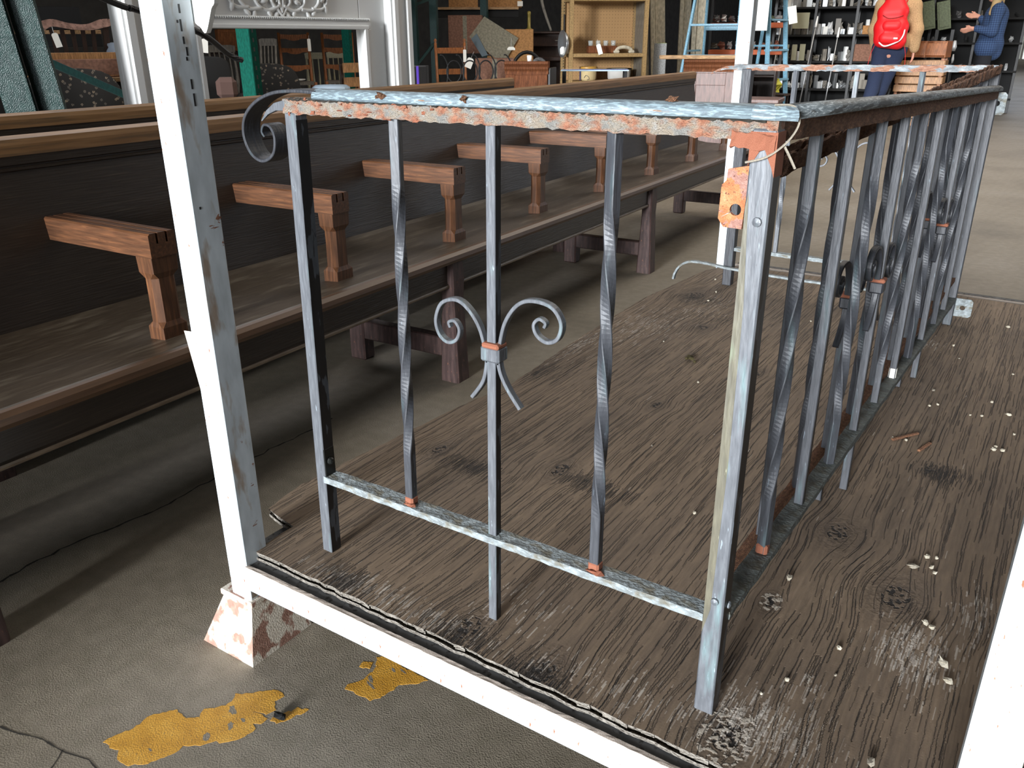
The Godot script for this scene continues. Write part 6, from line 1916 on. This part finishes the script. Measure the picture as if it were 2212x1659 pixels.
func build_people():
	var skin := plain("#c48d77", 0.6)
	skin.subsurf_scatter_enabled = true
	skin.subsurf_scatter_strength = 0.08
	var jeans := tri(M.mottle, Vector3(6, 6, 6), 0.9)
	jeans.albedo_color = Color("#26324f")
	var tanm := tint(tri(M.mottle, Vector3(4, 4, 4), 0.9), "#c8a276")
	# ---- person with the red pack, back to the camera, walking away; local +z towards the camera
	var P := Vector3(-2.16, 0, -11.7)
	var yaw := fc(P.x, P.z, 0)
	var p := thing("person", "person in tan jacket and dark blue jeans walking away, red pack on the back", "person", P, yaw)
	var hipL := Vector3(-0.085, 0.93, 0.0)
	var hipR := Vector3(0.085, 0.93, 0.0)
	var kneeL := Vector3(-0.13, 0.49, 0.02)
	var kneeR := Vector3(-0.03, 0.5, -0.10)
	var ankL := Vector3(-0.21, 0.09, 0.12)
	var ankR := Vector3(-0.10, 0.09, -0.18)
	var chest := Vector3(0.03, 1.36, -0.02)
	var shL := Vector3(-0.15, 1.45, -0.02)
	var shR := Vector3(0.20, 1.44, -0.02)
	var elL := Vector3(-0.21, 1.18, -0.06)
	var elR := Vector3(0.27, 1.18, 0.01)
	var wrL := Vector3(-0.18, 0.98, -0.18)
	var wrR := Vector3(0.275, 0.95, -0.05)
	var head := Vector3(0.03, 1.655, -0.05)
	var body := [[hipL, hipR, 0.10, 0.10], [Vector3(0, 0.98, 0), chest, 0.11, 0.125], [shL, shR, 0.06, 0.06], [chest, head - Vector3(0, 0.08, 0), 0.06, 0.05],
		[hipL, kneeL, 0.085, 0.055], [kneeL, ankL, 0.055, 0.038], [hipR, kneeR, 0.085, 0.055], [kneeR, ankR, 0.055, 0.038],
		[shL, elL, 0.048, 0.038], [elL, wrL, 0.038, 0.026], [shR, elR, 0.048, 0.038], [elR, wrR, 0.038, 0.026],
		[ankL, ankL + Vector3(-0.02, -0.05, -0.14), 0.038, 0.03], [ankR, ankR + Vector3(-0.02, -0.05, -0.14), 0.038, 0.03]]
	body_part("body", body + head_bones(head, Vector3(0, 0, -1)) + hand_bones(wrL, Vector3(0.02, -1, -0.1), Vector3(1, 0, 0), 1.0) + hand_bones(wrR, Vector3(-0.02, -1, -0.1), Vector3(-1, 0, 0), -1.0), skin, p, 0.0105, 0.016)
	body_part("jeans", [[hipL + Vector3(0, 0.05, 0), hipR + Vector3(0, 0.05, 0), 0.122, 0.122], [hipL, kneeL, 0.105, 0.078], [kneeL, ankL + Vector3(0, 0.03, 0), 0.078, 0.066], [hipR, kneeR, 0.105, 0.078], [kneeR, ankR + Vector3(0, 0.03, 0), 0.078, 0.066]], jeans, p, 0.02, 0.03)
	body_part("jacket", [[Vector3(-0.07, 1.05, 0), Vector3(0.09, 1.04, 0), 0.13, 0.13], [Vector3(0.01, 1.06, 0), chest, 0.14, 0.15], [shL, shR, 0.085, 0.085], [shL, elL, 0.078, 0.066], [elL, wrL, 0.066, 0.05], [shR, elR, 0.08, 0.07], [elR, wrR + Vector3(0, 0.02, 0.01), 0.07, 0.056], [chest + Vector3(0, 0.1, 0), chest + Vector3(0, 0.16, -0.02), 0.075, 0.07]], tanm, p, 0.02, 0.035)
	body_part("hair", [[head + Vector3(0, 0.04, 0.03), head + Vector3(0, 0.05, -0.01), 0.098, 0.09], [head + Vector3(0, 0.02, 0.06), head + Vector3(0, -0.06, 0.05), 0.07, 0.05]], plain("#3a2a1e", 0.8), p, 0.016, 0.02)
	for a in [ankL, ankR]:
		body_part("shoe", [[a + Vector3(0, -0.035, 0.02), a + Vector3(-0.02, -0.05, -0.15), 0.05, 0.038]], M.black, p, 0.014, 0.02)
	# the red pack is worn: a thing of its own
	var red := plain("#e0141c", 0.55)
	var k := thing("backpack", "bright red backpack with white trim worn by the person in tan", "backpack", P, yaw)
	var me := nets([[Vector3(-0.10, 1.08, 0.24), Vector3(0.07, 1.06, 0.24), 0.10, 0.10], [Vector3(-0.10, 1.36, 0.22), Vector3(0.05, 1.37, 0.22), 0.10, 0.10], [Vector3(-0.10, 1.2, 0.24), Vector3(0.06, 1.2, 0.25), 0.115, 0.115], [Vector3(-0.06, 1.46, 0.2), Vector3(0.02, 1.47, 0.2), 0.075, 0.075]], 0.016, 0.05)
	me.surface_set_material(0, red)
	put("main_bag", me, k)
	me = nets([[Vector3(-0.08, 1.09, 0.315), Vector3(0.05, 1.08, 0.32), 0.065, 0.065], [Vector3(-0.07, 1.22, 0.32), Vector3(0.04, 1.22, 0.32), 0.06, 0.06]], 0.014, 0.05)
	me.surface_set_material(0, red)
	put("front_pocket", me, k)
	var st := S(true)
	tube(st, smooth_path([Vector3(-0.13, 1.04, 0.355), Vector3(-0.07, 1.0, 0.375), Vector3(0.0, 1.015, 0.375), Vector3(0.09, 1.06, 0.36), Vector3(0.125, 1.12, 0.34), Vector3(0.13, 1.18, 0.335)], 4), 0.009, 6)
	obj("white_trim", st, plain("#f0dcd8", 0.5), k)
	box("white_badge", Vector3(0.045, 1.085, 0.388), Vector3(0.045, 0.018, 0.006), M.whitemat, k, 0.002)
	st = S(true)
	tube(st, smooth_path([Vector3(-0.13, 1.335, 0.31), Vector3(-0.06, 1.30, 0.345), Vector3(0.03, 1.31, 0.35), Vector3(0.09, 1.33, 0.32)], 4), 0.006, 6)
	obj("zip", st, plain("#8a0d12", 0.6), k)
	for e in [[-0.18, -1], [0.16, 1]]:
		st = S()
		sweep(st, smooth_path([Vector3(e[0] * 0.6, 1.44, 0.16), Vector3(e[0] * 0.75, 1.52, 0.02), Vector3(e[0] * 0.85, 1.42, -0.16), Vector3(e[0] * 0.95, 1.2, -0.17), Vector3(e[0] * 1.0, 1.05, 0.05), Vector3(e[0] * 0.9, 1.02, 0.2)], 4), rect(0.04, 0.008, 0.002), Vector3(1, 0, 0))
		obj("strap", st, red, k)
		st = S()
		sweep(st, smooth_path([Vector3(e[0] * 0.9, 1.04, 0.26), Vector3(e[0] * 1.12, 0.92, 0.2), Vector3(e[0] * 1.22, 0.78, 0.18)], 4), rect(0.014, 0.004, 0.001), Vector3(1, 0, 0))
		obj("loose_strap", st, red, k)
	# ---- person in blue checked shirt, seen from the side, both hands held out to the left
	var chk := Image.create(64, 64, false, Image.FORMAT_RGB8)
	for y in 64:
		for x in 64:
			var c := Color("#2c4468")
			if x % 16 < 5: c = c.lerp(Color("#1d2c4a"), 0.6)
			if y % 16 < 5: c = c.lerp(Color("#1d2c4a"), 0.6)
			if x % 16 == 10 or y % 16 == 10: c = c.lerp(Color("#6c7fa0"), 0.5)
			chk.set_pixel(x, y, c)
	var shirt := tri(ImageTexture.create_from_image(chk), Vector3(9, 9, 9), 0.9)
	var Q := Vector3(-1.33, 0, -13.95)
	var qyaw := fc(Q.x, Q.z, 0)
	var w := thing("person", "person in blue checked shirt and dark trousers with both hands held out", "person", Q, qyaw)
	hipL = Vector3(0.0, 0.94, -0.085)
	hipR = Vector3(0.0, 0.94, 0.085)
	kneeL = Vector3(-0.03, 0.5, -0.09)
	kneeR = Vector3(0.0, 0.5, 0.1)
	ankL = Vector3(0.0, 0.09, -0.10)
	ankR = Vector3(0.03, 0.09, 0.11)
	chest = Vector3(0.05, 1.36, 0.0)
	shL = Vector3(0.06, 1.43, -0.17)
	shR = Vector3(0.06, 1.43, 0.17)
	elR = Vector3(0.03, 1.16, 0.23)
	wrR = Vector3(-0.20, 1.20, 0.21)
	elL = Vector3(-0.02, 1.2, -0.22)
	wrL = Vector3(-0.17, 1.36, -0.12)
	head = Vector3(0.0, 1.65, 0.0)
	body = [[hipL, hipR, 0.10, 0.10], [Vector3(0.02, 0.98, 0), chest, 0.105, 0.12], [shL, shR, 0.055, 0.055], [chest, head - Vector3(-0.01, 0.08, 0), 0.055, 0.048],
		[hipL, kneeL, 0.085, 0.055], [kneeL, ankL, 0.055, 0.038], [hipR, kneeR, 0.085, 0.055], [kneeR, ankR, 0.055, 0.038],
		[shL, elL, 0.045, 0.036], [elL, wrL, 0.036, 0.026], [shR, elR, 0.045, 0.036], [elR, wrR, 0.036, 0.026],
		[ankL, ankL + Vector3(-0.14, -0.05, 0), 0.038, 0.03], [ankR, ankR + Vector3(-0.14, -0.05, 0.02), 0.038, 0.03]]
	body_part("body", body + head_bones(head, Vector3(-1, -0.1, 0.1)) + hand_bones(wrR, Vector3(-1, -0.25, 0.1), Vector3(0.1, 0.6, -0.8), 1.0) + hand_bones(wrL, Vector3(-1, 0.05, 0.2), Vector3(0, 0.6, 0.8), -1.0), skin, w, 0.0105, 0.016)
	body_part("trousers", [[hipL + Vector3(0, 0.02, 0), hipR + Vector3(0, 0.02, 0), 0.115, 0.115], [hipL, kneeL, 0.10, 0.072], [kneeL, ankL + Vector3(0, 0.03, 0), 0.072, 0.06], [hipR, kneeR, 0.10, 0.072], [kneeR, ankR + Vector3(0, 0.03, 0), 0.072, 0.06]], plain("#14151c", 0.9), w, 0.02, 0.03)
	body_part("shirt", [[Vector3(0.0, 0.97, -0.075), Vector3(0.0, 0.97, 0.085), 0.15, 0.15], [Vector3(0.09, 0.90, 0), Vector3(0.09, 1.0, 0), 0.11, 0.12], [Vector3(0.03, 1.02, 0), chest, 0.15, 0.15], [shL, shR, 0.082, 0.082], [shR, elR, 0.078, 0.066], [elR, wrR + Vector3(0.04, 0, 0), 0.066, 0.046], [shL, elL, 0.078, 0.066], [elL, wrL + Vector3(0.04, -0.03, 0), 0.066, 0.046], [chest + Vector3(0, 0.08, 0), chest + Vector3(-0.02, 0.15, 0), 0.075, 0.066]], shirt, w, 0.02, 0.035)
	body_part("hair", [[head + Vector3(0.03, 0.045, 0), head + Vector3(0.0, 0.06, 0), 0.098, 0.09], [head + Vector3(0.05, 0.0, 0.03), head + Vector3(-0.02, -0.26, 0.12), 0.07, 0.035], [head + Vector3(0.06, 0.0, -0.03), head + Vector3(0.06, -0.25, -0.05), 0.065, 0.04]], plain("#a98e66", 0.7), w, 0.016, 0.03)
	for a in [ankL, ankR]:
		body_part("shoe", [[a + Vector3(0.02, -0.035, 0), a + Vector3(-0.15, -0.05, 0.01), 0.05, 0.038]], M.black, w, 0.014, 0.02)

# ------------------------------------------------------------------ loose bits on the plywood
func build_debris():
	var g := RandomNumberGenerator.new()
	g.seed = 21
	var spots := [[-0.263, -1.277, 1.5], [-0.089, -1.432, 1.5], [-0.073, -1.479, 1.2], [-0.058, -1.483, 0.8], [-0.061, -1.447, 1.1], [-0.054, -1.432, 1.0], [-0.147, -1.138, 1.0], [-0.008, -1.186, 2.0], [-0.045, -1.276, 1.2], [-0.035, -1.269, 1.2], [0.005, -1.150, 1.3], [-0.058, -0.933, 1.4], [-0.735, -2.043, 0.9], [-1.074, -3.075, 1.1], [-1.009, -2.911, 1.2], [-0.992, -2.789, 1.0], [-0.192, -1.967, 0.9], [-0.178, -2.213, 0.9], [-0.221, -1.965, 0.7], [-0.084, -2.205, 0.8], [-0.016, -2.023, 1.3], [0.002, -2.029, 1.1], [-0.013, -2.042, 1.2], [-0.059, -2.215, 0.9], [-0.004, -2.257, 1.1], [-0.047, -2.324, 1.0], [-0.017, -2.572, 0.9], [-0.066, -3.030, 1.1], [-0.189, -2.742, 1.2], [-0.185, -2.326, 1.2], [-0.162, -2.233, 0.9], [-0.137, -1.075, 0.6], [-0.217, -0.978, 0.6], [-0.194, -1.026, 0.9], [-0.485, -1.393, 0.9], [0.017, -2.139, 0.8], [-0.68, -1.62, 0.6], [-0.95, -2.3, 0.7], [-0.62, -2.75, 0.8], [-0.16, -2.63, 0.7]]
	for e in spots:
		var st := S()
		var s: float = 0.0042 * e[2]
		blob(st, Vector3(0, s * 0.55, 0), Vector3(s * g.randf_range(0.9, 1.5), s * 0.75, s * g.randf_range(0.7, 1.1)), 6, 0.35)
		var o = obj("paint_chip", st, M.chip if g.randf() < 0.75 else M.chipgrey)
		o.position = Vector3(e[0], 0.2255, e[1])
		o.rotation.y = g.randf() * TAU
		var where := "inside the railings"
		if e[0] > -0.24: where = "right of the side railing, near the front" if e[1] > -1.35 else ("right of the side railing, about its middle" if e[1] > -2.1 else "right of the side railing, towards its far end")
		tag(o, "small whitish paint chip on the plywood " + where, "paint chip", "paint chips " + where)
	var st := S()
	for k in 22: blob(st, Vector3(g.randfn(0, 0.009), 0.004 + g.randf() * 0.006, g.randfn(0, 0.009)), Vector3(0.005, 0.004, 0.005), 5, 0.4)
	var mo = obj("moss_clump", st, M.moss)
	mo.position = Vector3(-0.821, 0.2255, -2.195)
	tag(mo, "dark olive moss clump on the plywood behind the right twisted baluster", "moss")
	mo.set_meta("kind", "stuff")
	for e in [[-0.197, -1.985, 0.085, 1.0, "long dark splinter of wood lying right of the side railing"], [-0.15, -1.95, 0.06, 1.3, "shorter splinter lying against the long one right of the side railing"], [-0.42, -1.40, 0.03, 0.4, "tiny curl of dry twig on the plywood inside the railing"]]:
		st = S()
		cb(st, Vector3(0, 0.003, 0), Vector3(e[2], 0.005, 0.008), 0.002)
		var sp = obj("splinter", st, M.rust if e[2] > 0.05 else M.chipgrey)
		sp.position = Vector3(e[0], 0.2255, e[1])
		sp.rotation.y = e[3]
		tag(sp, e[4], "splinter")
